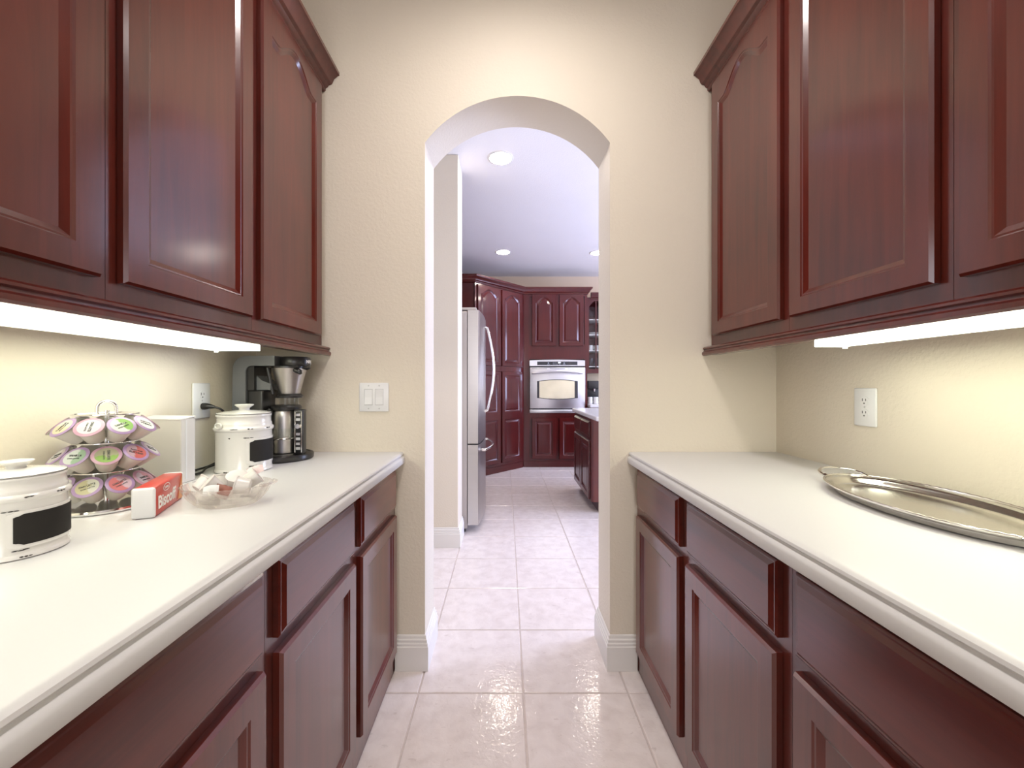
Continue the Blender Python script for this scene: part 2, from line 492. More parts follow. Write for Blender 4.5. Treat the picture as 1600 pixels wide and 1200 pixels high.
BB = [(0, 0), (.016, 0), (.016, .1), (.013, .1035), (.0135, .113), (.010, .1165), (.0105, .127), (.006, .1315), (.005, .142), (.002, .146), (0, .146)]
struct('baseboard_left', MB().sweep([(-.462, YE - .0005), (AX0 + .0005, YE - .0005), (AX0 + .0005, YK + .0005), (KX0, YK + .0005)], BB).mesh('b', 25), 'trim_white',
       'white moulded baseboard wrapping the left side of the arch')
struct('baseboard_right', MB().sweep([(1.7, YK + .0005), (AX1 - .0005, YK + .0005), (AX1 - .0005, YE - .0005), (.551, YE - .0005)], BB).mesh('b', 25), 'trim_white',
       'white moulded baseboard wrapping the right side of the arch')
struct('baseboard_stub', MB().sweep([(KX0, SY0 - .0005), (SX + .0005, SY0 - .0005), (SX + .0005, SY1)], BB).mesh('b', 25), 'trim_white',
       'white baseboard on the short wall beside the refrigerator')


# ------------------------------------------------------------------ cabinet doors and drawers
_dc = {}


def door_meshes(w, h, sections=None, st=.05, th=.02, arch_hw=.74, rise=.065, raised=False, top_rail=.04):
    """sections: (z0, z1, arched).  Returns (frame mesh, [panel meshes]); x centred, z from 0, back y=0, front y=-th"""
    sections = sections or [(0, h, False)]
    key = (round(w, 4), round(h, 4), tuple(sections), st, th, rise, raised, arch_hw)
    if key in _dc: return _dc[key]
    mb = MB(); e = .0045; W = w / 2
    r0 = [(-W, 0), (W, 0), (W, h), (-W, h)]
    r1 = [(-W + e, e), (W - e, e), (W - e, h - e), (-W + e, h - e)]
    vs = [(x, 0, z) for x, z in r0] + [(x, -(th - .007), z) for x, z in r0] + [(x, -th, z) for x, z in r1]
    fs = [(3, 2, 1, 0)]
    for a in (0, 4):
        fs += [(a + i, a + (i + 1) % 4, a + 4 + (i + 1) % 4, a + 4 + i) for i in range(4)]
    mb.add(vs, fs)
    panels = []
    for (z0, z1, arched) in sections:
        x1 = W - st; zb = z0 + st; zt = z1 - (top_rail if arched else st)
        NT = 32 if arched else 1
        xs = [x1 - 2 * x1 * k / NT for k in range(NT + 1)]

        def topz(x):
            if not arched: return zt
            a = x1 * arch_hw
            u = min(1, abs(x) / a)
            return zt - rise + rise * (.5 * (1 + math.cos(PI * u))) ** (.7 if arch_hw < .8 else .5)

        def ring(d, y):
            k = (x1 - d) / x1
            return [(-x1 + d, y, zb + d), (x1 - d, y, zb + d)] + [(x * k, y, topz(x) - d) for x in xs]
        ko = (W - e) / x1
        oz0 = max(z0, e); oz1 = min(z1, h - e)
        outer = [(-W + e, -th, oz0), (W - e, -th, oz0)] + [(x * ko, -th, oz1) for x in xs]
        rings = [outer, ring(0, -th), ring(.003, -(th - .003)), ring(.0065, -(th - .0035)), ring(.018, -(th - .011))]
        if raised:
            rings += [ring(.022, -(th - .012)), ring(.045, -(th - .004))]
        n = len(outer); vs = [p for r in rings for p in r]; fs = []
        for j in range(len(rings) - 1):
            for i in range(n):
                k = (i + 1) % n
                fs.append((j * n + i, j * n + k, (j + 1) * n + k, (j + 1) * n + i))
        mb.add(vs, fs)
        pr = rings[-1]
        pm = MB(); cxz = (0, pr[0][1], (pr[0][2] + pr[2][2]) / 2)
        pm.add(pr + [cxz], [(i, (i + 1) % n, n) for i in range(n)])
        panels.append(pm.mesh('panel'))
    # sharp shading is right for these mouldings
    fr = mb.mesh('door', 22)
    _dc[key] = (fr, panels)
    return _dc[key]


def door(parent, x, z, w, h, mat='cherry', y=0.0, **kw):
    fr, pn = door_meshes(w, h, **kw)
    d = put('door', fr, mat, parent, (x, y, z))
    for p in pn: put('panel', p, mat, d)
    return d


def drawer_mesh(w, h, th=.02):
    key = ('dr', round(w, 4), round(h, 4))
    if key in _dc: return _dc[key]
    mb = MB()
    W = w / 2
    rr = lambda d, y: [(-W + d, y, d), (W - d, y, d), (W - d, y, h - d), (-W + d, y, h - d)]
    rings = [rr(0, 0), rr(0, -(th - .009)), rr(.004, -(th - .006)), rr(.007, -(th - .006)), rr(.016, -th)]
    vs = [p for r in rings for p in r]; fs = [(3, 2, 1, 0), tuple(range(16, 20))]
    for j in range(4):
        fs += [(j * 4 + i, j * 4 + (i + 1) % 4, j * 4 + 4 + (i + 1) % 4, j * 4 + 4 + i) for i in range(4)]
    mb.add(vs, fs)
    _dc[key] = mb.mesh('drawer', 15)
    return _dc[key]


def drawer(parent, x, z, w, h, mat='cherry_across', y=0.0):
    return put('drawer', drawer_mesh(w, h), mat, parent, (x, y, z))


UW = .457
BASE_F, UP_F = (-.466, .555), (-.775, .867)     # face frame planes left / right
ends = [1.704, 1.247, .790, .333]               # far end of each unit
WHERE = ['next to the arch', 'second from the arch', 'third from the arch', 'fourth from the arch']

_base = {}


def base_unit(side, k):
    t = thing('base_cabinet', 'cherry base cabinet with drawer and door on the %s, %s' % (('left', 'right')[side], WHERE[k]), 'cabinet',
              group='cherry base cabinets under the %s counter' % ('left', 'right')[side])
    if side == 0:
        t.location = (BASE_F[0], ends[k] - UW, 0); t.rotation_euler = (0, 0, PI / 2)
    else:
        t.location = (BASE_F[1], ends[k], 0); t.rotation_euler = (0, 0, -PI / 2)
    if not _base:
        _base['carcass'] = MB().box(.001, UW - .001, .0205, .583, .0, .866).mesh('carcass')
        f = MB().box(.0005, .04, 0, .02, 0, .866).box(UW - .04, UW - .0005, 0, .02, 0, .866)
        f.box(.04, UW - .04, 0, .02, .832, .866).box(.04, UW - .04, 0, .02, .645, .71).box(.04, UW - .04, 0, .02, .0, .13)
        _base['frame'] = f.mesh('face_frame')
    put('carcass', _base['carcass'], 'cherry', t)
    put('face_frame', _base['frame'], 'cherry', t)
    drawer(t, UW / 2, .692, .405, .155, y=-.0005)
    door(t, UW / 2, .098, .405, .564, y=-.0005)
    if k == 0:   # filler strip towards the end wall
        x0, x1 = (UW, UW + YE - ends[0] - .001) if side == 0 else (-(YE - ends[0]) + .001, 0)
        put('filler_strip', MB().box(x0, x1, 0, .02, 0, .866), 'cherry', t)
    return t


_up = {}
UZ0, UZ1 = 1.357, 2.445


def upper_unit(side, k):
    t = thing('upper_cabinet', 'cherry wall cabinet with arched door on the %s, %s' % (('left', 'right')[side], WHERE[k]), 'cabinet',
              group='cherry wall cabinets on the %s wall' % ('left', 'right')[side])
    if side == 0:
        t.location = (UP_F[0], ends[k] - UW, UZ0); t.rotation_euler = (0, 0, PI / 2)
    else:
        t.location = (UP_F[1], ends[k], UZ0); t.rotation_euler = (0, 0, -PI / 2)
    hh = UZ1 - UZ0
    if not _up:
        _up['c'] = MB().box(.001, UW - .001, .0205, .272, .0, hh).mesh('carcass')
        f = MB().box(.0005, .04, 0, .02, 0, hh).box(UW - .04, UW - .0005, 0, .02, 0, hh).box(.04, UW - .04, 0, .02, hh - .05, hh).box(.04, UW - .04, 0, .02, 0, .06)
        _up['f'] = f.mesh('face_frame')
    put('carcass', _up['c'], 'cherry', t)
    put('face_frame', _up['f'], 'cherry', t)
    door(t, UW / 2, 1.40 - UZ0, .411, 1.032, sections=[(0, 1.032, True)], y=-.0005)
    if k == 0:
        x0, x1 = (UW, UW + YE - ends[0] - .001) if side == 0 else (-(YE - ends[0]) + .001, 0)
        put('filler_strip', MB().box(x0, x1, 0, .02, 0, hh), 'cherry', t)
    return t


for side in (0, 1):
    for k in range(4):
        base_unit(side, k); upper_unit(side, k)
Y0C = ends[3] - UW

# crown and light rail (continuous along each run)
CROWN = [(.0, 2.432), (.012, 2.432), (.017, 2.437), (.017, 2.445), (.024, 2.449), (.030, 2.458), (.042, 2.462), (.046, 2.468), (.052, 2.483), (.064, 2.493), (.068, 2.497), (.075, 2.499), (.075, 2.512), (0, 2.512)]
RAIL = [(-.018, 1.3565), (.030, 1.3565), (.036, 1.352), (.036, 1.347), (.031, 1.344), (.033, 1.338), (.040, 1.333), (.040, 1.324), (.036, 1.319), (.022, 1.319), (.020, 1.322), (.002, 1.322), (-.018, 1.322)]
for side, sn in ((0, 'left'), (1, 'right')):
    xf = UP_F[side]
    yn, yf = Y0C, YE - .001
    pth = [(xf, yn), (xf, yf)] if side == 0 else [(xf, yf), (xf, yn)]
    cr = put('crown_molding', MB().sweep(pth, [(d + .0005, z) for d, z in CROWN]).mesh('crown', 35), 'cherry')
    tag(cr, 'dark cherry crown molding along the top of the %s wall cabinets' % sn, 'molding')
    lr = put('light_rail', MB().sweep(pth, RAIL).mesh('rail', 25), 'cherry')
    tag(lr, 'cherry light rail under the %s wall cabinets' % sn, 'molding')

# countertops
for side, sn in ((0, 'left'), (1, 'right')):
    xe = (-.4235, .5125)[side]; xw = (XL + .001, XR - .001)[side]; s = (1, -1)[side]
    zt = .915
    pr = [(xw, zt), (xe - s * .022, zt), (xe - s * .012, zt - .001), (xe - s * .007, zt - .004), (xe - s * .0055, zt - .009), (xe - s * .009, zt - .013), (xe - s * .008, zt - .017),
          (xe - s * .002, zt - .021), (xe, zt - .026), (xe, zt - .042), (xe - s * .003, zt - .047), (xw, zt - .047)]
    o = put('countertop', MB().prism(pr, 'y', Y0C, YE - .001).mesh('countertop', 35), 'counter')
    tag(o, 'cream solid-surface countertop with moulded edge on the %s, %s' % (sn, ('holding the coffee things', 'holding the silver tray')[side]), 'countertop')

# under-cabinet lights
for side, (x0, x1, y1) in enumerate(((-.944, -.806, 1.345), (.905, .985, 1.20))):
    sn = ('left', 'right')[side]
    t = thing('under_cabinet_light', 'long glowing strip light under the %s wall cabinets' % sn, 'light', ((x0 + x1) / 2, (Y0C + y1) / 2, 1.3075))
    hw_, hl = (x1 - x0) / 2, (y1 - Y0C) / 2
    put('housing', MB().box(-hw_, hw_, -hl, hl, .022, .0485, .002).box(*((-hw_, -hw_ + .004) if side == 0 else (hw_ - .004, hw_)), -hl, hl, .0, .022).mesh('housing'), 'fixture_white', t)
    put('diffuser', MB().box(-hw_ + (.0045 if side == 0 else .001), hw_ - (.001 if side == 0 else .0045), -hl + .003, hl - .003, .0015, .0215).mesh('diffuser'), ('diffuser', 'diffuser_slim')[side], t)
    put('switch', MB().lathe([(.006, 0), (.006, .006)], -hw_ + .012 if side == 0 else hw_ - .012, hl - .03, -.006, 10).mesh('switch'), 'fixture_white', t)

# downlights added out of view to light the pantry
for k, yy in enumerate((1.0, -.75)):
    t = thing('added_downlight', 'added unseen downlight in the pantry ceiling, %s' % ('nearer the arch', 'behind the camera')[k], 'light', (.05, yy, CEIL_P - .006))
    put('trim_ring', MB().lathe([(.075, .0055), (.075, .001), (.08, 0), (.1, .002), (.102, .0055)], n=36, caps=False).mesh('ring', 50), 'fixture_white', t)
    put('lens', MB().lathe([(.001, .003), (.0745, .003), (.0745, .0055), (.001, .0055)], n=32).mesh('lens', 50), 'added_can_glow', t)
    l = bpy.data.lights.new('added_downlight_lamp', 'SPOT'); l.energy = P_ADDED_CAN[k]; l.color = (1, .94, .90); l.spot_size = math.radians(168); l.spot_blend = 1.0; l.shadow_soft_size = .15
    lo = bpy.data.objects.new('added_downlight_lamp', l); C.objects.link(lo); lo.parent = t; lo.location = (0, 0, -.012)

# ------------------------------------------------------------------ outlets and switch
def outlet(label, loc, rotz):
    t = thing('wall_outlet', label, 'outlet', loc, rotz)   # local: front -y, plate centred
    put('cover_plate', MB().box(-.0395, .0395, -.007, -.0003, -.0605, .0605, .003, 2).mesh('plate', 50), 'plate_white', t)
    for s in (-1, 1):
        prof = [(.0165 * math.copysign(min(abs(math.cos(a)), .86), math.cos(a)), .0165 * math.sin(a) * .88) for a in [2 * PI * k / 24 for k in range(24)]]
        r = put('receptacle', MB().prism([(x, z + s * .0195) for x, z in prof], 'y', -.0085, -.0072).mesh('r'), 'plate_white', t)
        for dx, hh in ((-.006, .0085), (.006, .007)):
            put('slot', MB().box(dx - .0011, dx + .0011, -.0089, -.0086, s * .0195 + .0035 - hh / 2, s * .0195 + .0035 + hh / 2), 'slot_dark', r)
        put('slot', MB().lathe([(.0024, 0), (.0024, .0003)], n=10).xf(Matrix.Translation((0, -.0086, s * .0195 - .0075)) @ Matrix.Rotation(PI / 2, 4, 'X')).mesh('g'), 'slot_dark', r)
    put('screw', MB().lathe([(.003, 0), (.0025, .001)], n=12).xf(Matrix.Translation((0, -.007, 0)) @ Matrix.Rotation(PI / 2, 4, 'X')).mesh('s'), 'plate_grey', t)
    return t


outlet('white duplex wall outlet with a black plug on the left wall', (XL, 1.405, 1.143), PI / 2)
outlet('white duplex wall outlet above the right counter, nothing plugged in', (XR, 1.29, 1.127), -PI / 2)
t = thing('light_switch', 'white double rocker light switch beside the arch', 'switch', (-.553, YE, 1.1455))
put('cover_plate', MB().box(-.062, .062, -.007, -.0003, -.0605, .0605, .003, 2).mesh('plate', 50), 'plate_white', t)
for s in (-1, 1):
    put('rocker_frame', MB().box(s * .0225 - .0175, s * .0225 + .0175, -.0076, -.0071, -.034, .034), 'plate_grey', t)
    put('rocker', MB().add([(s * .0225 + x, y, z) for x, y, z in [(-.0155, -.0077, -.032), (.0155, -.0077, -.032), (.0155, -.0077, .032), (-.0155, -.0077, .032),
                            (-.0155, -.0115 if s < 0 else -.0085, -.031), (.0155, -.0115 if s < 0 else -.0085, -.031), (.0155, -.0085 if s < 0 else -.0115, .031), (-.0155, -.0085 if s < 0 else -.0115, .031), (-.0155, -.0085, 0), (.0155, -.0085, 0)]],
                           [(0, 1, 5, 4), (4, 5, 9, 8), (8, 9, 6, 7), (3, 7, 6, 2), (0, 4, 8, 7, 3), (1, 2, 6, 9, 5)]).mesh('rocker'), 'plate_white', t)
    for z in (-.048, .048):
        put('screw', MB().lathe([(.003, 0), (.0025, .001)], n=12).xf(Matrix.Translation((s * .0225, -.007, z)) @ Matrix.Rotation(PI / 2, 4, 'X')).mesh('s'), 'plate_grey', t)

# ------------------------------------------------------------------ left counter: canisters
ZC = .9155


def curved_patch(rad, u0, u1, zlo, zhi, d0, d1, n=24):
    """patch on a cylinder around z; u angles, zlo/zhi functions of s in 0..1; between radii rad+d0 and rad+d1"""
    mb = MB(); vs = []; fs = []
    for i in range(n + 1):
        s = i / n; a = u0 + (u1 - u0) * s
        for rr, zz in ((rad + d0, zlo(s)), (rad + d1, zlo(s)), (rad + d1, zhi(s)), (rad + d0, zhi(s))):
            vs.append((rr * math.cos(a), rr * math.sin(a), zz))
    for i in range(n):
        for k in range(4):
            l = (k + 1) % 4
            fs.append((i * 4 + k, i * 4 + l, i * 4 + 4 + l, i * 4 + 4 + k))
    fs += [(0, 1, 2, 3), (n * 4 + 3, n * 4 + 2, n * 4 + 1, n * 4)]
    return mb.add(vs, fs)


def canister(label, x, y, Rr, Ht, phi, half, seed):
    """phi: angle of the label from the direction towards the camera (towards the right of the view)"""
    t = thing('ceramic_canister', label, 'canister', (x, y, ZC), group='white ceramic canisters on the left counter')
    a0 = math.atan2(-y, -x)           # towards camera
    Q = lambda p: a0 + p              # counter-clockwise seen from above = right of view
    b = [(.30, .0), (.965, .0), (1.0, .012), (1.0, .045), (.975, .06), (.965, .07), (.965, .70), (.985, .715), (1.02, .725), (1.035, .75), (1.03, .775), (.99, .79), (.965, .80), (.965, .83),
         (.955, .85), (.93, .865), (.925, .955), (.945, .965), (.955, .985), (.945, 1.0), (.90, 1.0), (.88, .985), (.88, .5)]
    put('body', MB().lathe([(r * Rr, z * Ht) for r, z in b], n=56, caps=False).mesh('body', 50), 'ceramic', t)
    ld = put('lid', MB().lathe([(.86 * Rr, 1.002 * Ht), (.93 * Rr, 1.004 * Ht), (.945 * Rr, 1.015 * Ht), (.93 * Rr, 1.028 * Ht), (.7 * Rr, 1.05 * Ht), (.35 * Rr, 1.068 * Ht), (.2 * Rr, 1.075 * Ht)], n=56).mesh('lid', 50), 'ceramic', t)
    put('knob', MB().lathe([(.19 * Rr, 1.07 * Ht), (.185 * Rr, 1.10 * Ht), (.22 * Rr, 1.12 * Ht), (.33 * Rr, 1.155 * Ht), (.335 * Rr, 1.168 * Ht), (.30 * Rr, 1.178 * Ht), (.15 * Rr, 1.182 * Ht), (.001, 1.182 * Ht)], n=36).mesh('knob', 50), 'ceramic', ld)
    rim = MB().lathe([(.947 * Rr, 1.0115 * Ht), (.952 * Rr, 1.015 * Ht), (.947 * Rr, 1.0185 * Ht)], n=56, caps=False)
    put('rim_line', rim.mesh('rim', 50), 'wear_black', ld)
    c, u = Q(math.radians(phi)), math.radians(half)

    def notch(z, sg, c_=.09, d=.035):
        def f(s):
            k = min(s, 1 - s)
            return z if k > c_ else z - sg * d * Ht * (1 - math.sqrt(max(0, 1 - (1 - k / c_) ** 2)) * .4) * (1 if k < c_ * .75 else .6)
        return f
    body_r = .965 * Rr
    put('label_frame', curved_patch(body_r, c - u - .12, c + u + .12, notch(.14 * Ht, -1, .07), notch(.60 * Ht, 1, .07), -.001, .0022, 40).mesh('frame', 40), 'ceramic', t)
    put('chalk_label', curved_patch(body_r, c - u, c + u, notch(.18 * Ht, -1), notch(.56 * Ht, 1), .0005, .003, 40).mesh('lab', 40), 'chalkboard', t)
    rnd = random.Random(seed); wm = MB()
    spots = [(-20, .765, 1.036, 12), (12, .765, 1.036, 10), (phi - half - 2, .61, .968, 14), (phi - half + 6, .115, .968, 14), (-35, .035, 1.003, 10), (10, .033, 1.003, 9), (50, .765, 1.036, 8), (-30, .61, .968, 6)]
    for p, z, r, wd in spots:
        for q in range(3):
            pc = math.radians(p + (q - 1) * wd * .42 + rnd.uniform(-2, 2)); hw_ = math.radians(wd * rnd.uniform(.16, .28)); zz = z * Ht + rnd.uniform(-.004, .004) * Ht; hz = rnd.uniform(.006, .012) * Ht
            wm.add(*(lambda m_: (m_.v, m_.f))(curved_patch(r * Rr, Q(pc) - hw_, Q(pc) + hw_, lambda s, zz=zz, hz=hz: zz - hz * math.sin(PI * (.1 + .8 * s)), lambda s, zz=zz, hz=hz: zz + hz * .7 * math.sin(PI * (.1 + .8 * s)), -.0004, .0007, 5)))
    wo = put('wear_marks', wm.mesh('wear'), 'wear_black', t); wo['kind'] = 'stuff'
    for s in (-1, 1):   # handle lugs on the shoulder
        a = Q(math.radians(-52 if s < 0 else 128))
        ctr = Vector((1.0 * Rr * math.cos(a), 1.0 * Rr * math.sin(a), .82 * Ht)); tg = Vector((-math.sin(a), math.cos(a), 0)); out = Vector((math.cos(a), math.sin(a), 0))
        pts = [ctr + tg * (.16 * Rr * math.cos(k)) + Vector((0, 0, .045 * Ht * math.sin(k))) + out * .004 for k in [2 * PI * i / 16 for i in range(16)]]
        put('handle_lug', MB().tube(pts, .035 * Rr, 8, True).mesh('lug', 60), 'ceramic', t)
    return t


canister('small white ceramic canister with chalkboard label at the left photo edge', -.833, .695, .0635, .131, 47, 50, 1)
canister('tall white ceramic canister with chalkboard label in front of the coffee maker', -.872, 1.363, .0835, .185, 56, 46, 2)

# ------------------------------------------------------------------ pod carousel
CX, CY = -.935, .957
t = thing('pod_carousel', 'chrome three-tier carousel holding lilac-lidded coffee pods', 'carousel', (CX, CY, ZC))
put('base', MB().lathe([(.083, .0), (.093, .001), (.095, .005), (.093, .009), (.02, .012), (.001, .012)], n=48).mesh('base', 40), 'chrome', t)
put('pole', MB().lathe([(.005, .011), (.005, .222)], n=16).mesh('pole', 40), 'chrome', t)
TIERZ = [.190, .126, .060]
for z in TIERZ:
    ring = [(.058 * math.cos(2 * PI * k / 40), .058 * math.sin(2 * PI * k / 40), z + .024) for k in range(40)]
    put('tier_ring', MB().tube(ring, .0016, 6, True).mesh('ring', 60), 'chrome', t)
    put('tier_plate', MB().lathe([(.006, z + .0225), (.056, z + .0225), (.056, z + .0245), (.006, z + .0245)], n=36, caps=False).mesh('plate', 40), 'silver_bright', t)
hd = [(.0, 0, .22)]
cd = Vector((.713, .701, 0))
pts = [cd * (-.016) + Vector((0, 0, .213))] + [cd * (.016 * -math.cos(a)) + Vector((0, 0, .228 + .016 * math.sin(a))) for a in [PI * k / 14 for k in range(15)]] + [cd * .016 + Vector((0, 0, .213))]
put('handle', MB().tube(pts, .0035, 8).mesh('handle', 60), 'chrome', t)

cup_me = MB().lathe([(.0145, -.041), (.016, -.0405), (.0168, -.038), (.0225, -.006), (.0225, -.002), (.0245, -.002), (.0252, -.0005)], n=28).mesh('cup', 40)
rim_me = MB().lathe([(.0254, -.0004), (.0256, .0006), (.0245, .0014), (.001, .0014)], n=28).mesh('lid', 40)
prt_me = MB().lathe([(.0195, .0015), (.0195, .0018), (.001, .0018)], n=24).mesh('print', 30)
tx = []
for b_ in ('VANILLA', 'CHAI LATTE'):
    tx.append(text_mesh(b_, .0068, 'lettering', bold=.0001))
tx2 = text_mesh('CHAI LATTE', .0042, 'lettering')
for me_ in tx + [tx2]: me_.materials.append(MAT['print_dark'])

LOOK = {0: {-58: ('lid_peach', 'peach'), -20: ('lid_white', 'white and cream'), 18: ('lid_green', 'white and green'), 56: ('lid_white', 'white and pink')},
        1: {-76: ('lid_white', 'white'), -38: ('lid_mint', 'white and mint'), 0: ('lid_olive', 'olive green'), 38: ('lid_red', 'red'), 76: ('lid_white', 'white')},
        2: {-60: ('lid_white', 'white'), -22: ('lid_yellow', 'yellow cream'), 16: ('lid_red', 'red'), 54: ('lid_pale', 'pale mauve')}}
ORD = ['first from the left', 'second from the left', 'third from the left', 'fourth from the left', 'fifth from the left']
TN = ['top', 'middle', 'bottom']
el = math.radians(44)
fwd = Vector((-CX, -CY, 0)).normalized(); rgt = Vector((-fwd.y, fwd.x, 0))
rp_ = random.Random(3)
for ti in range(3):
    angs = sorted(LOOK[ti])
    items = [(a, LOOK[ti][a], '%s lid coffee pod on the %s carousel tier, %s' % (LOOK[ti][a][1], TN[ti], ORD[i])) for i, a in enumerate(angs)]
    gap0, gap1 = angs[-1], angs[0] + 360
    nb = 9 - len(angs)
    for q in range(nb):
        items.append((gap0 + (gap1 - gap0) * (q + 1) / (nb + 1), ('lid_white', ''), 'coffee pod on the far side of the %s carousel tier' % TN[ti]))
    for ang, (lm, _), lab in items:
        a = math.radians(ang); d = fwd * math.cos(a) + rgt * math.sin(a)
        nrm = d * math.cos(el) + Vector((0, 0, math.sin(el)))
        pos = Vector((CX, CY, ZC + TIERZ[ti])) + d * .079
        o = thing('coffee_pod', lab, 'coffee pod', pos, group='coffee pods on the %s carousel tier' % TN[ti])
        o.rotation_mode = 'QUATERNION'
        zq = nrm; spin = rp_.choice([0, PI / 2, -PI / 2, PI * .8, .4])
        o.rotation_quaternion = zq.to_track_quat('Z', 'Y') @ Matrix.Rotation(spin, 3, 'Z').to_quaternion()
        put('cup', cup_me, 'pod_cup', o)
        l_ = put('lid', rim_me, 'pod_rim' if rp_.random() < .7 else 'pod_rim_pink', o)
        put('lid_label', prt_me, lm, l_)
        if lab.find('far side') < 0:
            k = rp_.randrange(2)
            m_ = tx[k]
            sc = .9 if k == 0 else .72
            q1 = put('lettering', m_, 'print_dark', l_, (0, .003, .0021)); q1.scale = (sc, 1, 1)
            put('lettering', tx2, 'print_dark', l_, (0, -.0045, .0021))

# ------------------------------------------------------------------ white carton
t = thing('paper_carton', 'plain white paper carton standing behind the pod carousel', 'box', (-.984, 1.187, ZC))
cw, cdp, ch = .062, .027, .188
mb = MB(); NN = 6
put('body', MB().box(-cw, cw, -cdp, cdp, 0, ch - .002, .002).mesh('body'), 'carton_white', t)
put('top_flap', MB().add([(-cw, -cdp, ch - .004), (cw, -cdp - .002, ch - .006), (cw + .002, cdp, ch), (-cw, cdp, ch + .002), (-cw, -cdp, ch - .002), (cw, -cdp - .002, ch - .004), (cw + .002, cdp, ch + .002), (-cw, cdp, ch + .004)],
                         [(0, 3, 2, 1), (4, 5, 6, 7), (0, 1, 5, 4), (1, 2, 6, 5), (2, 3, 7, 6), (3, 0, 4, 7)]).mesh('flap'), 'paper_white', t)
put('side_seam', MB().box(cw - .0005, cw + .0012, -.012, -.006, .01, ch - .008).mesh('seam'), 'paper_white', t)

# ------------------------------------------------------------------ red biscuit packet
pd = Vector((-.38, .925, 0)).normalized()
pang = math.atan2(pd.y, pd.x)
t = thing('biscuit_packet', 'red and white biscuit packet lying beside the glass dish', 'packet', (-.7425, .8635, ZC), pang)
# local x along the packet, y to its left (away from aisle), z up ; front face (aisle side) at y=0
PL, PW, PH = .176, .040, .064
put('wrapper', MB().box(.006, PL - .006, .0, PW, .0, PH, .004, 2).mesh('wrap', 50), 'packet_red', t)
put('end_fold', MB().box(0, .010, -.0006, PW + .0006, .0002, PH + .0006, .005, 2).mesh('end', 50), 'paper_white', t)
put('end_fold', MB().box(PL - .012, PL, -.0006, PW + .0006, .0002, PH + .0006, .005, 2).mesh('end', 50), 'paper_white', t)
put('orange_wedge', MB().prism([(PL - .012, .003), (PL - .022, .003), (PL - .040, .006), (PL - .028, .035), (PL - .014, .060), (PL - .012, .060)], 'y', -.0008, .0002).mesh('wedge'), 'packet_orange', t)
m_ = text_mesh('Biscoff', .038, 'lettering', 'LEFT', .0003, .0009); m_.materials.append(MAT['print_white'])
put('lettering', m_, 'print_white', t, (.018, -.0004, .026), (PI / 2, 0, 0))
el_ = MB()
ovo = [(.065 + .019 * math.cos(a), .0525 + .0085 * math.sin(a)) for a in [2 * PI * k / 28 for k in range(28)]]
ovi = [(.065 + .017 * math.cos(a), .0525 + .007 * math.sin(a)) for a in [2 * PI * k / 28 for k in range(28)]]
el_.add([(x, -.0006, z) for x, z in ovo] + [(x, -.0006, z) for x, z in ovi], [(i, (i + 1) % 28, 28 + (i + 1) % 28, 28 + i) for i in range(28)])
put('oval_emblem', el_.mesh('oval'), 'print_white', t)
m_ = text_mesh('Lotus', .010, 'lettering', 'CENTER', .0003); m_.materials.append(MAT['print_white'])
put('emblem_lettering', m_, 'print_white', t, (.065, -.0005, .0525), (PI / 2, 0, 0))

# ------------------------------------------------------------------ crystal dish with creamers
BX, BY = -.664, .975
scal = lambda a, j: 1 + (.03 * math.cos(12 * a) if 3 <= j <= 7 else .012 * math.cos(24 * a))
t = thing('glass_dish', 'oval cut-crystal dish of creamer cups beside the red packet', 'dish', (BX, BY, ZC))
prof = [(.055, .0), (.064, .0), (.068, .004), (.076, .010), (.086, .022), (.093, .036), (.097, .045), (.098, .047), (.0945, .047), (.089, .0355), (.082, .022), (.072, .0115), (.055, .0065), (.001, .0065)]
put('bowl', MB().lathe([(.001, 0)] + prof, n=72, sy=.80, mod=scal).mesh('bowl', 25), 'crystal', t)
for s in (1,):
    pts = [(s * (.094 + .016 * math.sin(a)), .028 * math.cos(a), .049) for a in [PI * k / 12 for k in range(13)]]
    put('handle', MB().tube(pts, .0035, 8).mesh('h', 60), 'crystal', t)
cr_me = MB().lathe([(.0145, 0), (.0160, .0008), (.0168, .003), (.0198, .028), (.0218, .0285), (.0221, .0300)], n=24).mesh('cup', 40)
cl_me = MB().lathe([(.0222, .0301), (.0223, .0308), (.020, .0312), (.001, .0312)], n=24).mesh('lid', 40)
CRE = [(-.060, .002, .041, 60, 50, 'tilted creamer cup at the left end of the glass dish'),
       (-.022, -.016, .044, 215, 48, 'creamer cup lying on its side left of the dish centre'),
       (.004, .026, .046, -56, 28, 'upright creamer cup with pale lid at the back of the dish'),
       (.046, -.012, .044, 200, 78, 'creamer cup lying on its side at the right of the dish'),
       (.040, .028, .050, 35, 55, 'creamer cup tipped under the pink sachet in the dish'),
       (-.038, .036, .038, 110, 30, 'creamer cup half hidden at the back left of the dish')]
for x, y, z, az, tl, lab in CRE:
    o = thing('creamer_cup', lab, 'creamer', (BX + x, BY + y, ZC + z), group='creamer cups in the glass dish')
    M = Matrix.Rotation(math.radians(az), 3, 'Z') @ Matrix.Rotation(math.radians(tl), 3, 'Y')
    o.rotation_euler = M.to_euler()
    off = (0, 0, -.014)
    put('cup', cr_me, 'creamer_white', o, off); put('lid', cl_me, 'creamer_lid', o, off)


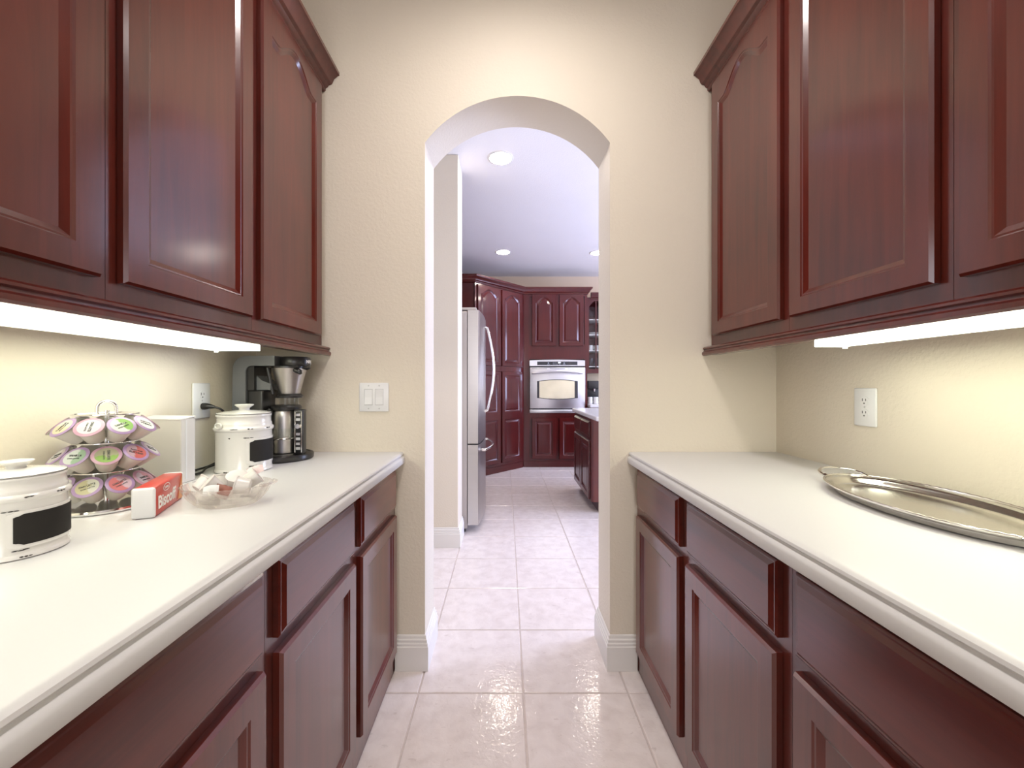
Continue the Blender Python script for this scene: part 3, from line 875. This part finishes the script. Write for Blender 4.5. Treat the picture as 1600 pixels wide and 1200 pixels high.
def sachet(label, mat, loc, rot, w_, h_, band=None):
    t = thing('sugar_sachet', label, 'sachet', loc); t.rotation_euler = rot
    vs = []; fs = []; n = 6
    for sgn in (1, -1):
        for i in range(n + 1):
            for j in range(n + 1):
                u, v = i / n * 2 - 1, j / n * 2 - 1
                vs.append((u * w_ / 2, v * h_ / 2, sgn * .0022 * (1 - u ** 4) * (1 - v ** 2) + .003 * math.sin(2.2 * u + v)))
    B_ = (n + 1) ** 2
    for i in range(n):
        for j in range(n):
            a = i * (n + 1) + j
            fs.append((a, a + n + 1, a + n + 2, a + 1)); fs.append((B_ + a, B_ + a + 1, B_ + a + n + 2, B_ + a + n + 1))
    put('paper', MB().add(vs, fs).mesh('s', 60), mat, t)
    if band:
        put('printed_band', MB().add([(-w_ * .48, -.003, .0062), (w_ * .1, -.003, .0052), (w_ * .1, .001, .0052), (-w_ * .48, .001, .0062)], [(0, 1, 2, 3)]).mesh('b'), band, t)


sachet('small white sugar sachet leaning at the front of the dish', 'paper_white', (BX - .002, BY - .052, ZC + .046), (math.radians(62), 0, math.radians(28)), .030, .017)
sachet('pink sachet lying on top of the creamers in the dish', 'sachet_pink', (BX + .044, BY + .036, ZC + .071), (math.radians(40), math.radians(-10), math.radians(30)), .036, .024)
sachet('brown sachet showing between the creamers in the dish', 'sachet_brown', (BX + .012, BY - .034, ZC + .040), (math.radians(60), math.radians(22), math.radians(20)), .034, .022)

# ------------------------------------------------------------------ coffee maker
KXc, KYc = -.855, 1.560
t = thing('coffee_maker', 'grey and black drip coffee maker with steel basket in the corner by the switch', 'coffee maker', (KXc, KYc, ZC))
put('base', MB().lathe([(.001, .0), (.106, .0), (.111, .003), (.112, .016), (.109, .021), (.10, .0225), (.098, .020), (.001, .020)], n=56).mesh('base', 40), 'black_plastic', t)


def rcorner(cx, cz, r, a0, a1, n=8):
    return [(cx + r * math.cos(a0 + (a1 - a0) * k / n), cz + r * math.sin(a0 + (a1 - a0) * k / n)) for k in range(n + 1)]


poly = [(-.152, .0), ] + rcorner(-.152 + .048, .39 - .05, .048, PI, PI / 2) + [(.007, .389), (.007, .352)] + rcorner(-.077, .33, .022, PI / 2, PI) + [(-.099, .0)]
poly[1:10] = [(x + .006, z) for x, z in poly[1:10]]
put('tower', MB().prism(poly, 'y', -.062, .062).mesh('tower', 30), 'grey_plastic', t)
put('water_tank', MB().box(-.0985, -.040, -.055, .055, .021, .262, .006, 2).mesh('tank', 50), 'black_plastic', t)
put('back_panel', MB().box(-.0985, -.072, -.055, .055, .262, .350).mesh('bp'), 'black_plastic', t)
put('bracket', MB().prism([(-.076, .263), (-.020, .263), (-.020, .285), (-.052, .298), (-.072, .316), (-.076, .316)], 'y', -.040, .040).mesh('br'), 'grey_plastic', t)
hdx = .054
put('head', MB().lathe([(.001, .352), (.050, .352), (.052, .356), (.052, .380), (.048, .387), (.001, .389)], hdx, 0, 0, 40).mesh('head', 40), 'black_plastic', t)
bk = put('brew_basket', MB().lathe([(.036, .248), (.060, .346)], .030, 0, 0, 40, caps=False).mesh('basket', 60), 'stainless', t)
put('basket_rim', MB().lathe([(.0585, .344), (.0615, .344), (.0615, .351), (.0585, .351)], .030, 0, 0, 40).mesh('rim', 40), 'black_plastic', bk)
put('basket_foot', MB().lathe([(.030, .233), (.046, .233), (.047, .240), (.040, .248), (.030, .248)], .030, 0, 0, 40).mesh('foot', 40), 'black_plastic', bk)
put('basket_edge', MB().tube([(-.016, -.030, .247), (-.034, -.034, .345)], .007, 8).mesh('edge', 60), 'black_plastic', bk)
put('lever', MB().tube([(.070, -.035, .338), (.088, -.040, .330), (.094, -.040, .322)], [.012, .011, .005], 10, flat=.9).mesh('lever', 60), 'black_plastic', bk)
put('lever_tab', MB().tube([(.092, -.030, .345), (.112, -.034, .341), (.124, -.034, .345)], [.004, .007, .005], 8, flat=.7).mesh('lever', 60), 'black_plastic', bk)
ca = put('carafe', MB().lathe([(.040, .024), (.045, .027), (.046, .16), (.043, .178), (.04, .188)], .014, 0, 0, 40).mesh('carafe', 40), 'stainless', t)
put('carafe_lid', MB().lathe([(.046, .184), (.052, .187), (.053, .198), (.047, .205), (.001, .206)], .018, 0, 0, 36).mesh('lid', 40), 'black_plastic', ca)
put('glass_neck', MB().lathe([(.040, .2065), (.040, .232)], .020, 0, 0, 32, caps=False).mesh('neck', 60), 'carafe_glass', ca)
put('handle', MB().tube([(-.020, -.040, .192), (-.036, -.046, .175), (-.040, -.047, .12), (-.036, -.046, .06), (-.026, -.042, .04)], [.007, .008, .008, .007, .006], 10).mesh('handle', 60), 'black_plastic', ca)
pn = put('control_panel', MB().box(.064, .097, -.036, -.004, .021, .190, .004, 2).mesh('panel', 50), 'black_plastic', t)
put('panel_bezel', MB().tube([(.069, -.0365, .03), (.069, -.0365, .182), (.093, -.0365, .182), (.093, -.0365, .03)], .0018, 6, True).mesh('bez', 60), 'chrome', pn)
for i, z in enumerate((.170, .152, .098, .080, .062, .044)):
    put('button', MB().box(.073, .089, -.0385, -.0362, z - .005, z + .005, .001).mesh('b'), 'plate_grey' if i % 2 else 'silver_bright', pn)
put('knob', MB().lathe([(.010, 0), (.009, .012), (.001, .0125)], n=20).xf(Matrix.Translation((.084, -.0362, .128)) @ Matrix.Rotation(PI / 2, 4, 'X')).mesh('k', 40), 'silver_bright', pn)
rg = [(.008 + .058 * math.cos(2 * PI * k / 40), .070 * math.sin(2 * PI * k / 40), .083) for k in range(40)]
put('tray_ring', MB().tube(rg, .0055, 8, True, flat=.6).mesh('ring', 60), 'silver_bright', t)
put('facet_reflection', MB().lathe([(.050, .088), (.066, .120), (.0645, .120), (.0485, .088)], .018, -.004, 0, 24, mod=lambda a, j: 1 + .02 * math.cos(12 * a), caps=False).mesh('facets', 20), 'carafe_glass', t)  # added glass ring standing in for reflections on the carafe facets
put('drip_plate', MB().lathe([(.055, .0205), (.055, .0235), (.001, .0235)], .014, 0, 0, 36).mesh('drip', 40), 'stainless', t)
# lettering wrapped round the head
m_ = text_mesh('NINJA', .017, 'lettering', 'LEFT', .0002, .0004)
a0 = math.atan2(-KYc, -KXc) + math.radians(40)
for v in m_.vertices:
    a = a0 + v.co.x / .0524; rr = .0524 + v.co.z
    v.co = (hdx + rr * math.cos(a), rr * math.sin(a), .369 + v.co.y)
m_.materials.append(MAT['print_white'])
put('lettering', m_, 'print_white', t)
# cord: plug at the left outlet, coil behind the canister
L_ = lambda x, y, z: (x - KXc, y - KYc, z - ZC)
pz = 1.143 - .0195
pl = put('plug', MB().tube([L_(XL + .0095, 1.405, pz), L_(XL + .018, 1.405, pz), L_(XL + .03, 1.407, pz), L_(XL + .045, 1.412, pz - .003)], [.012, .012, .009, .005], 10).mesh('plug', 60), 'black_plastic', t)
cp = [(XL + .043, 1.411, pz - .003), (XL + .062, 1.420, pz - .012), (XL + .075, 1.435, pz - .04), (XL + .07, 1.46, pz - .09), (XL + .05, 1.48, 1.0), (XL + .04, 1.46, .94), (XL + .04, 1.40, .9215), (XL + .045, 1.33, .9205),
      (XL + .06, 1.27, .9205), (XL + .085, 1.255, .9205), (XL + .09, 1.29, .9205), (XL + .07, 1.34, .9245), (XL + .06, 1.40, .9245), (XL + .065, 1.46, .9245), (XL + .07, 1.52, .93)]


def spline(P, n=6):
    P = [Vector(p) for p in P]; out = []
    for i in range(len(P) - 1):
        p0, p1, p2, p3 = P[max(i - 1, 0)], P[i], P[i + 1], P[min(i + 2, len(P) - 1)]
        for k in range(n):
            s = k / n
            out.append(.5 * ((2 * p1) + (-p0 + p2) * s + (2 * p0 - 5 * p1 + 4 * p2 - p3) * s * s + (-p0 + 3 * p1 - 3 * p2 + p3) * s ** 3))
    return out + [P[-1]]


put('cord', MB().tube([L_(*p) for p in spline(cp)], .0036, 8).mesh('cord', 60), 'black_plastic', t)

# ------------------------------------------------------------------ silver tray
t = thing('serving_tray', 'oval silver serving tray with beaded rim on the right counter', 'tray', (.955, .925, ZC), math.radians(-5))
TA, TB = .262, .140
prof = [(.70, .001), (.80, .001), (.86, .006), (.895, .014), (.915, .017), (.975, .0205), (1.0, .022), (1.0, .0195), (.97, .018), (.90, .0135), (.87, .003), (.82, 0), (.001, 0)]


def oval(prof, n=80):
    m = MB(); vs = []; fs = []
    for r, z in prof:
        for i in range(n):
            a = 2 * PI * i / n
            d = (1 - r) * TB            # keep the border equally wide all round
            vs.append(((TB - d) * math.cos(a), (TA - d) * math.sin(a) if r > .01 else 0, z))
    for j in range(len(prof) - 1):
        for i in range(n):
            k = (i + 1) % n
            fs.append((j * n + i, j * n + k, (j + 1) * n + k, (j + 1) * n + i))
    return m.add(vs, fs), vs[:n]


mb, first = oval(prof)
put('dish', mb.mesh('dish', 40), 'silver_tray', t)
put('well', MB().add([p for p in first] + [(0, 0, .001)], [(i, (i + 1) % 80, 80) for i in range(80)]).mesh('well'), 'silver_tray', t)
bead = MB(); nb = 150
bs = [((TB - .001) * math.cos(2 * PI * k / nb), (TA - .001) * math.sin(2 * PI * k / nb), .0225 + .0006 * (k % 2)) for k in range(nb)]
put('beaded_rim', MB().tube(bs, [.0036 if k % 2 else .0024 for k in range(nb)], 6, True).mesh('bead', 60), 'silver_bright', t)
for s in (-1, 1):
    pts = [(.058 * math.cos(a) * (1 + .12 * math.sin(a)), s * (TA - .014 + .056 * math.sin(a)), .022 + .012 * math.sin(a)) for a in [PI * k / 20 for k in range(21)]]
    hnd = put('handle', MB().tube(pts, [.0052 - .0012 * math.sin(PI * k / 20) for k in range(21)], 8, flat=.8).mesh('h', 60), 'silver_bright', t)
    for q in (-1, 1):
        put('scroll', MB().lathe([(.001, -.004), (.007, -.003), (.009, .001), (.005, .004), (.001, .005)], q * .056, s * (TA - .016), .023, 12).mesh('sc', 60), 'silver_bright', hnd)

# ------------------------------------------------------------------ kitchen: refrigerator
FX, FY0, FW = -.205, 3.292, .905          # front plane near edge, near side, width (along Y)
FZ = 1.80
t = thing('refrigerator', 'stainless french-door refrigerator seen side-on beyond the arch', 'refrigerator', (0, 0, 0))
t.location = (FX - .40, FY0 + FW / 2, 0)
lx = lambda x: x - t.location.x
ly = lambda y: y - t.location.y
put('case', MB().box(lx(FX - .80), lx(FX - .105), -FW / 2, FW / 2, .035, FZ - .01, .006, 2).mesh('case', 50), 'stainless_side', t)


def bowed(y0, y1, z0, z1, n=14):
    """door slab, bowed front along Y"""
    vs = []; fs = []
    bow = lambda y: .03 * (1 - ((y) / (FW / 2)) ** 2)
    for i in range(n + 1):
        y = y0 + (y1 - y0) * i / n; xf_ = lx(FX - .012) + bow(y)
        if i in (0, n): xf_ -= .006
        for x, z in ((lx(FX - .10), z0), (xf_, z0), (xf_, z1), (lx(FX - .10), z1)):
            vs.append((x, y, z))
    for i in range(n):
        for k in range(4):
            fs.append((i * 4 + k, i * 4 + (k + 1) % 4, i * 4 + 4 + (k + 1) % 4, i * 4 + 4 + k))
    fs += [(0, 1, 2, 3), (n * 4 + 3, n * 4 + 2, n * 4 + 1, n * 4)]
    return MB().add(vs, fs)


for s, (a, b) in ((-1, (-FW / 2, -.003)), (1, (.003, FW / 2))):
    d = put('door', bowed(a, b, .722, FZ).mesh('door', 30), 'stainless', t)
    yy = s * .035
    bx = lx(FX - .012) + .03
    pts = [(bx + .001, yy, .955)] + [(bx + .022 + .058 * math.sin(PI * k / 16), yy, .965 + .745 * k / 16) for k in range(17)] + [(bx + .001, yy, 1.72)]
    put('handle', MB().tube(pts, .011, 10).mesh('handle', 60), 'silver_bright', d)
d = put('freezer_drawer', bowed(-FW / 2, FW / 2, .065, .712, 20).mesh('drawer', 30), 'stainless', t)
pts = [(bx - .012, -.34, .655)] + [(bx + .012 + .058 * math.sin(PI * k / 16), -.34 + .68 * k / 16, .655) for k in range(17)] + [(bx - .012, .34, .655)]
put('handle', MB().tube(pts, .012, 10).mesh('handle', 60), 'silver_bright', d)
for s in (-1, 1):
    put('hinge_cover', MB().box(lx(FX - .16), lx(FX - .03), s * FW / 2 - (0 if s < 0 else .07), s * FW / 2 + (.07 if s < 0 else 0), FZ, FZ + .022, .006, 2).mesh('hinge'), 'stainless_side', t)
    put('foot', MB().lathe([(.02, 0), (.02, .036)], lx(FX - .14), s * (FW / 2 - .05), 0, 14).mesh('foot', 40), 'black_plastic', t)
put('kick_grille', MB().box(lx(FX - .78), lx(FX - .12), -FW / 2 + .01, FW / 2 - .01, .012, .036).mesh('grille'), 'black_plastic', t)

# ------------------------------------------------------------------ kitchen: corner pantry (diagonal), over-fridge cabinet, oven cabinet
P0 = Vector((-.395, 5.246)); P1 = Vector((.262, 5.942))
KZ = 2.555
dvec = P1 - P0; dl = dvec.length; dang = math.atan2(dvec.y, dvec.x)
t = thing('corner_pantry', 'tall diagonal cherry pantry cabinet with arched doors behind the refrigerator', 'cabinet', (P0.x, P0.y, 0), dang)
inv = Matrix.Rotation(-dang, 2)
pl = [P0, P1 - (P1 - P0).normalized() * .002, Vector((P1.x - .002, KY1 - .002)), Vector((KX0 + .003, KY1 - .002)), Vector((KX0 + .003, P0.y))]
pl = [inv @ (p - P0) for p in pl]
pl = [pl[0] + Vector((0, .0205)), pl[1] + Vector((-.02, .0205))] + pl[2:]
put('carcass', MB().prism([(p.x, p.y) for p in pl], 'z', .0, KZ).mesh('carcass'), 'cherry_kitchen', t)
f = MB().box(0, .045, 0, .02, 0, KZ).box(dl - .06, dl - .001, 0, .02, 0, KZ).box(.045, dl - .06, 0, .02, 0, .13).box(.045, dl - .06, 0, .02, 2.48, KZ).box(.045, dl - .06, 0, .02, 1.36, 1.47).box(dl / 2 - .03, dl / 2 + .01, 0, .02, .13, 2.48)
put('face_frame', f.mesh('face_frame'), 'cherry_kitchen', t)
for xc, wd in ((.247, .42), (.699, .42)):
    door(t, xc, 1.452, wd, 1.045, 'cherry_kitchen', -.0005, sections=[(0, 1.045, True)], raised=True, rise=.075, arch_hw=.86)
    door(t, xc, .125, wd, 1.255, 'cherry_kitchen', -.0005, sections=[(0, .645, False), (.645, 1.255, False)], raised=True)
put('base_board', MB().box(.02, dl - .03, -.012, 0, 0, .085).mesh('bb'), 'cherry_kitchen', t)

t = thing('over_fridge_cabinet', 'dark cherry cabinet above the refrigerator', 'cabinet', (KX0 + .003, 3.29, 1.86))
put('carcass', MB().box(0, .58, 0, P0.y - 3.29 - .09, 0, KZ - 1.86).mesh('c'), 'cherry_kitchen', t)
for k in range(2):
    fr, pnl = door_meshes(.43, .60)
    d = put('door', fr, 'cherry_kitchen', t, (.581, .25 + k * .45, .04), (0, 0, PI / 2))
    for p in pnl: put('panel', p, 'cherry_kitchen', d)

OX0, OX1, OY = .264, 1.188, 5.942
t = thing('oven_cabinet', 'tall cherry cabinet framing the wall oven, arched doors above', 'cabinet', (OX0, OY, 0))
ow = OX1 - OX0; ux = lambda x: x - OX0
mb = MB().box(0, ow, .0205, KY1 - OY - .002, 0, .785).box(0, ow, .0205, KY1 - OY - .002, 1.565, KZ).box(0, ux(.348), .0205, KY1 - OY - .002, .785, 1.565).box(ux(1.152), ow, .0205, KY1 - OY - .002, .785, 1.565)
put('carcass', mb.mesh('c'), 'cherry_kitchen', t)
f = MB().box(0, ux(.348), 0, .02, 0, KZ).box(ux(1.152), ow, 0, .02, 0, KZ).box(ux(.348), ux(1.152), 0, .02, 1.566, 1.78).box(ux(.348), ux(1.152), 0, .02, 2.48, KZ)
f.box(ux(.348), ux(1.152), 0, .02, .69, .785).box(ux(.348), ux(1.152), 0, .02, 0, .14).box(ux(.735), ux(.775), 0, .02, .14, .69).box(ux(.735), ux(.775), 0, .02, 1.78, 2.48)
put('face_frame', f.mesh('face_frame'), 'cherry_kitchen', t)
for xc in (.558, .955):
    door(t, ux(xc), 1.757, .352, .755, 'cherry_kitchen', -.0005, sections=[(0, .755, True)], raised=True, rise=.08, arch_hw=.86)
    door(t, ux(xc), .118, .352, .598, 'cherry_kitchen', -.0005, raised=True)
put('base_board', MB().box(0, ow, -.012, 0, 0, .085).mesh('bb'), 'cherry_kitchen', t)

KCR = [(.0, 2.515), (.012, 2.515), (.016, 2.53), (.03, 2.54), (.036, 2.56), (.06, 2.58), (.066, 2.59), (.066, 2.606), (0, 2.606)]
cr = put('crown_molding', MB().sweep([(KX0 + .01, P0.y), (P0.x, P0.y), (P1.x, P1.y), (OX1, OY), (OX1, KY1 - .003)], [(d + .0008, z) for d, z in KCR]).mesh('crown', 35), 'cherry_kitchen')
tag(cr, 'dark crown molding bending over the kitchen pantry and oven cabinets', 'molding')

# wall oven
t = thing('wall_oven', 'stainless built-in wall oven with arched window in the kitchen', 'oven', (.75, OY, .787))
uw = .401
put('body', MB().box(-uw + .01, uw - .01, .001, .42, .002, .772).mesh('body'), 'black_plastic', t)
arcx = [(-uw + 2 * uw * k / 16) for k in range(17)]
cpoly = [(-uw, .682), (uw, .682)] + [(x, .762 + .012 * (1 - (x / uw) ** 2)) for x in reversed(arcx)]
cpn = put('control_panel', MB().prism(cpoly, 'y', -.022, 0).mesh('cp'), 'oven_steel', t)
put('display', MB().box(-.292, .292, -.0235, -.0222, .694, .746).mesh('disp'), 'black_glass', cpn)
put('clock_digits', MB().box(.012, .048, -.0242, -.0237, .724, .737), 'display_white', cpn)
for xx, zz, w_, h_ in ((-.13, .718, .036, .035), (.10, .718, .036, .035), (-.04, .727, .05, .004), (-.03, .708, .07, .004), (.036, .703, .02, .006)):
    put('key_mark', MB().box(xx - w_ / 2, xx + w_ / 2, -.0240, -.0236, zz - h_ / 2, zz - h_ / 2 + min(h_, .005)), 'mark_grey', cpn)
    put('key_mark', MB().box(xx - w_ / 4, xx + w_ / 4, -.0240, -.0236, zz, zz + min(h_ / 2, .012)), 'mark_grey', cpn)
dr = put('oven_door', MB().box(-uw, uw, -.032, 0, .066, .662, .006, 2).mesh('door', 50), 'oven_steel', t)
wx = [-.295 + .59 * k / 20 for k in range(21)]
wpoly = [(x, .218 - .022 * (1 - (x / .295) ** 2)) for x in wx] + [(x, .462 + .024 * (1 - (x / .295) ** 2)) for x in reversed(wx)]
put('window_frame', MB().prism(wpoly, 'y', -.0345, -.0325).mesh('wf'), 'black_glass', dr)
wx2 = [-.262 + .51 * k / 20 for k in range(21)]
wpoly = [(x, .228 - .022 * (1 - (x / .295) ** 2)) for x in wx2] + [(x, .452 + .024 * (1 - (x / .295) ** 2)) for x in reversed(wx2)]
put('window_glass', MB().prism(wpoly, 'y', -.0360, -.0348).mesh('wg'), 'oven_glass_reflection', dr)
hp = [(-.36, -.034, .575)] + [(-.36 + .72 * k / 20, -.070 - .012 * math.sin(PI * k / 20), .575 + .028 * math.sin(PI * k / 20)) for k in range(21)] + [(.36, -.034, .575)]
put('handle', MB().tube(hp, .013, 10).mesh('handle', 60), 'oven_steel', dr)
for k in range(3):
    put('vent_slot', MB().box(-.37 + k * .26, -.15 + k * .26, -.0332, -.0325, .640, .646), 'slot_dark', dr)
put('bottom_trim', MB().box(-uw - .002, uw + .002, -.026, 0, .002, .050, .004, 2).mesh('trim', 50), 'oven_steel', t)

# glass wall cabinet right of the oven
GXX, GYY, GZ0, GZ1 = 1.196, 6.09, 1.37, 2.50
t = thing('glass_cabinet', 'cherry wall cabinet with glazed door and shelves right of the oven', 'cabinet', (GXX, GYY, GZ0))
gw, gh, gd = .62, GZ1 - GZ0, KY1 - GYY - .004
put('carcass', MB().box(0, .02, .021, gd, 0, gh).box(gw - .02, gw, .021, gd, 0, gh).box(.02, gw - .02, .021, gd, 0, .02).box(.02, gw - .02, .021, gd, gh - .02, gh).box(.02, gw - .02, gd - .012, gd, .02, gh - .02).mesh('c'), 'cherry_kitchen', t)
for z in (2.178, 1.95, 1.712, 1.474):
    put('shelf', MB().box(.021, gw - .021, .03, gd - .013, z - GZ0 - .012, z - GZ0, ).mesh('shelf'), 'trim_white', t)
for dx in (0, gw / 2):
    dw = gw / 2 - .003
    d = put('door', MB().box(dx + .002, dx + .05, 0, .019, 0, gh).box(dx + dw - .05, dx + dw, 0, .019, 0, gh).box(dx + .05, dx + dw - .05, 0, .019, 0, .06).prism(
        [(dx + .05, gh), (dx + dw - .05, gh)] + [(dx + dw / 2 + (dw / 2 - .05) * (1 - 2 * k / 12), gh - .05 - .09 * (1 - math.sin(PI * k / 12))) for k in range(13)], 'y', 0, .019).mesh('d'), 'cherry_kitchen', t)
    put('mullion', MB().box(dx + dw / 2 - .008, dx + dw / 2 + .008, .002, .016, .06, gh - .05).mesh('m'), 'cherry_kitchen', d)
    put('pane', MB().box(dx + .051, dx + dw - .051, .008, .010, .061, gh - .14).mesh('p'), 'pane_glass', d)
cr = put('crown_molding', MB().sweep([(GXX + .07, GYY), (GXX + gw, GYY)], [(d + .0008, z - .045) for d, z in KCR]).mesh('crown', 35), 'cherry_kitchen')
tag(cr, 'short crown molding over the glazed kitchen cabinet', 'molding')
# dishes on its shelves
pz_ = 1.95
for k in range(3):
    o = put('dinner_plate', MB().lathe([(.001, 0), (.05, 0), (.07, .006), (.095, .016), (.097, .018), (.068, .012), (.001, .008)], n=32).mesh('plate', 40), 'ceramic', None, (GXX + .13, GYY + .17, pz_ + .0005 + k * .011))
    tag(o, 'white dinner plate in the glazed cabinet, %s of its stack' % ('bottom', 'middle', 'top')[k], 'plate', 'plates in the glazed cabinet')


def mug(label, x, y, z, r=.038, h=.085, mat='ceramic', handle=True, grp='mugs in the kitchen'):
    t = thing('mug', label, 'mug', (x, y, z + .0005), group=grp)
    put('body', MB().lathe([(.001, 0), (r * .85, 0), (r * .95, .006), (r, .02), (r, h), (r * .92, h), (r * .9, .012), (.001, .01)], n=28).mesh('m', 40), mat, t)
    if handle:
        put('handle', MB().tube([(r * .95 * .7, -r * .95 * .7, h * .8), (r * 1.35 * .7, -r * 1.35 * .7, h * .75), (r * 1.5 * .7, -r * 1.5 * .7, h * .5), (r * 1.3 * .7, -r * 1.3 * .7, h * .25), (r * .95 * .7, -r * .95 * .7, h * .2)], .005, 8).mesh('h', 60), mat, t)


mug('white cup on the third shelf of the glazed cabinet', GXX + .10, GYY + .14, 1.712, grp='cups in the glazed cabinet')
mug('second white cup on the third shelf of the glazed cabinet, behind the mullion', GXX + .20, GYY + .16, 1.712, grp='cups in the glazed cabinet')
mug('clear drinking glass on the lowest shelf of the glazed cabinet', GXX + .10, GYY + .12, 1.474, .034, .12, 'carafe_glass', False, 'glasses in the glazed cabinet')
mug('clear drinking glass on the lowest shelf behind the mullion', GXX + .19, GYY + .14, 1.474, .034, .12, 'carafe_glass', False, 'glasses in the glazed cabinet')

# back counter under it
t = thing('kitchen_base_cabinet', 'cherry kitchen base cabinet right of the oven, behind the island', 'cabinet', (GXX, 5.80, 0))
put('carcass', MB().box(0, 1.4, .0205, KY1 - 5.80 - .003, 0, .872).mesh('c'), 'cherry_kitchen', t)
for k in range(3):
    door(t, .24 + k * .46, .10, .42, .57, 'cherry_kitchen', .02)
    put('drawer', drawer_mesh(.42, .155), 'cherry_kitchen', t, (.24 + k * .46, .02, .69))
o = put('kitchen_countertop', MB().box(GXX + .001, GXX + 1.4, 5.78, KY1 - .003, .8735, .915, .006, 2).mesh('ct', 50), 'island_top'); tag(o, 'pale kitchen countertop right of the wall oven', 'countertop')
o = struct('trim_backsplash', MB().box(GXX + .001, KX1 - .001, KY1 - .012, KY1 - .0005, .916, 1.369), 'backsplash', 'backsplash with painted-in yellow lamp glow above the kitchen counter right of the oven')
t = thing('espresso_machine', 'black coffee machine on the counter right of the wall oven', 'coffee maker', (1.33, 6.20, .9155))
put('body', MB().box(-.11, .11, -.02, .15, 0, .34, .015, 2).mesh('b', 50), 'black_plastic', t)
put('top_head', MB().box(-.11, .11, -.12, -.0205, .22, .34, .015, 2).mesh('b', 50), 'black_plastic', t)
put('spout', MB().lathe([(.012, 0), (.018, .04)], 0, -.07, .18, 14).mesh('s', 40), 'chrome', t)
put('drip_tray', MB().box(-.11, .11, -.12, -.0205, 0, .03, .006, 2).mesh('dt', 50), 'trim_white', t)
for k in range(3):
    mug('white mug on the kitchen counter, %s of three before the black machine' % ('leftmost', 'middle', 'rightmost')[k], 1.245 + k * .085, 6.02, .9155, .037, .10, 'ceramic', False, 'mugs before the black coffee machine')

# ------------------------------------------------------------------ kitchen island
IX, IY0, IY1 = .80, 3.815, 4.69
t = thing('island_cabinet', 'cherry kitchen island with drawers and doors, half hidden by the arch', 'cabinet', (IX, IY1, 0), -PI / 2)
il = IY1 - IY0
put('carcass', MB().box(0, il, .0205, .85, .10, .885).mesh('c'), 'cherry', t)
put('toe_kick', MB().box(.02, il - .01, .075, .80, 0, .1005).mesh('tk'), 'cherry_kitchen', t)
f = MB()
for a, b in ((0, .03), (il / 2 - .02, il / 2 + .02), (il - .03, il)): f.box(a, b, 0, .02, .1005, .884)
f.box(.03, il - .03, 0, .0198, .85, .884).box(.03, il - .03, 0, .0198, .64, .70).box(.03, il - .03, 0, .0198, .1005, .15)
put('face_frame', f.mesh('ff'), 'cherry_kitchen', t)
for xc in (.235, il - .235):
    drawer(t, xc, .70, .40, .15, 'cherry_kitchen', -.0005)
    door(t, xc, .12, .40, .545, 'cherry_kitchen', -.0005, raised=True)
ct = [(.765, 3.45), (1.75, 3.45), (1.75, 4.74), (.80, 4.74), (.765, 4.70)]
o = put('island_countertop', MB().prism(ct, 'z', .8865, .928).mesh('ict'), 'island_top')
bv = o.modifiers.new('edge', 'BEVEL'); bv.width = .012; bv.segments = 3
tag(o, 'pale speckled stone top of the kitchen island', 'countertop')

# ------------------------------------------------------------------ recessed kitchen lights
LBL = ['bright recessed ceiling light nearest the arch', 'recessed ceiling light above the pantry and oven', 'recessed ceiling light at the right edge of the arch']
for k, (x, y) in enumerate(((-.038, 3.06), (-.033, 5.23), (1.18, 5.26), (2.4, 3.1), (2.4, 5.26))):  # last two are added out of view for more light
    t = thing('recessed_light', LBL[k] if k < 3 else ('added unseen ceiling light on the kitchen right, closer to the arch wall', 'added unseen ceiling light on the kitchen right, closer to the far wall')[k - 3], 'light', (x, y, CEIL_K - .006), group='recessed kitchen ceiling lights')
    put('trim_ring', MB().lathe([(.082, .0055), (.082, .001), (.086, 0), (.096, .002), (.098, .0055)], n=36, caps=False).mesh('ring', 50), 'fixture_white', t)
    put('lens', MB().lathe([(.001, .001), (.06, .001), (.0815, .003), (.0815, .0055), (.001, .0055)], n=32).mesh('lens', 50), 'can_glow', t)
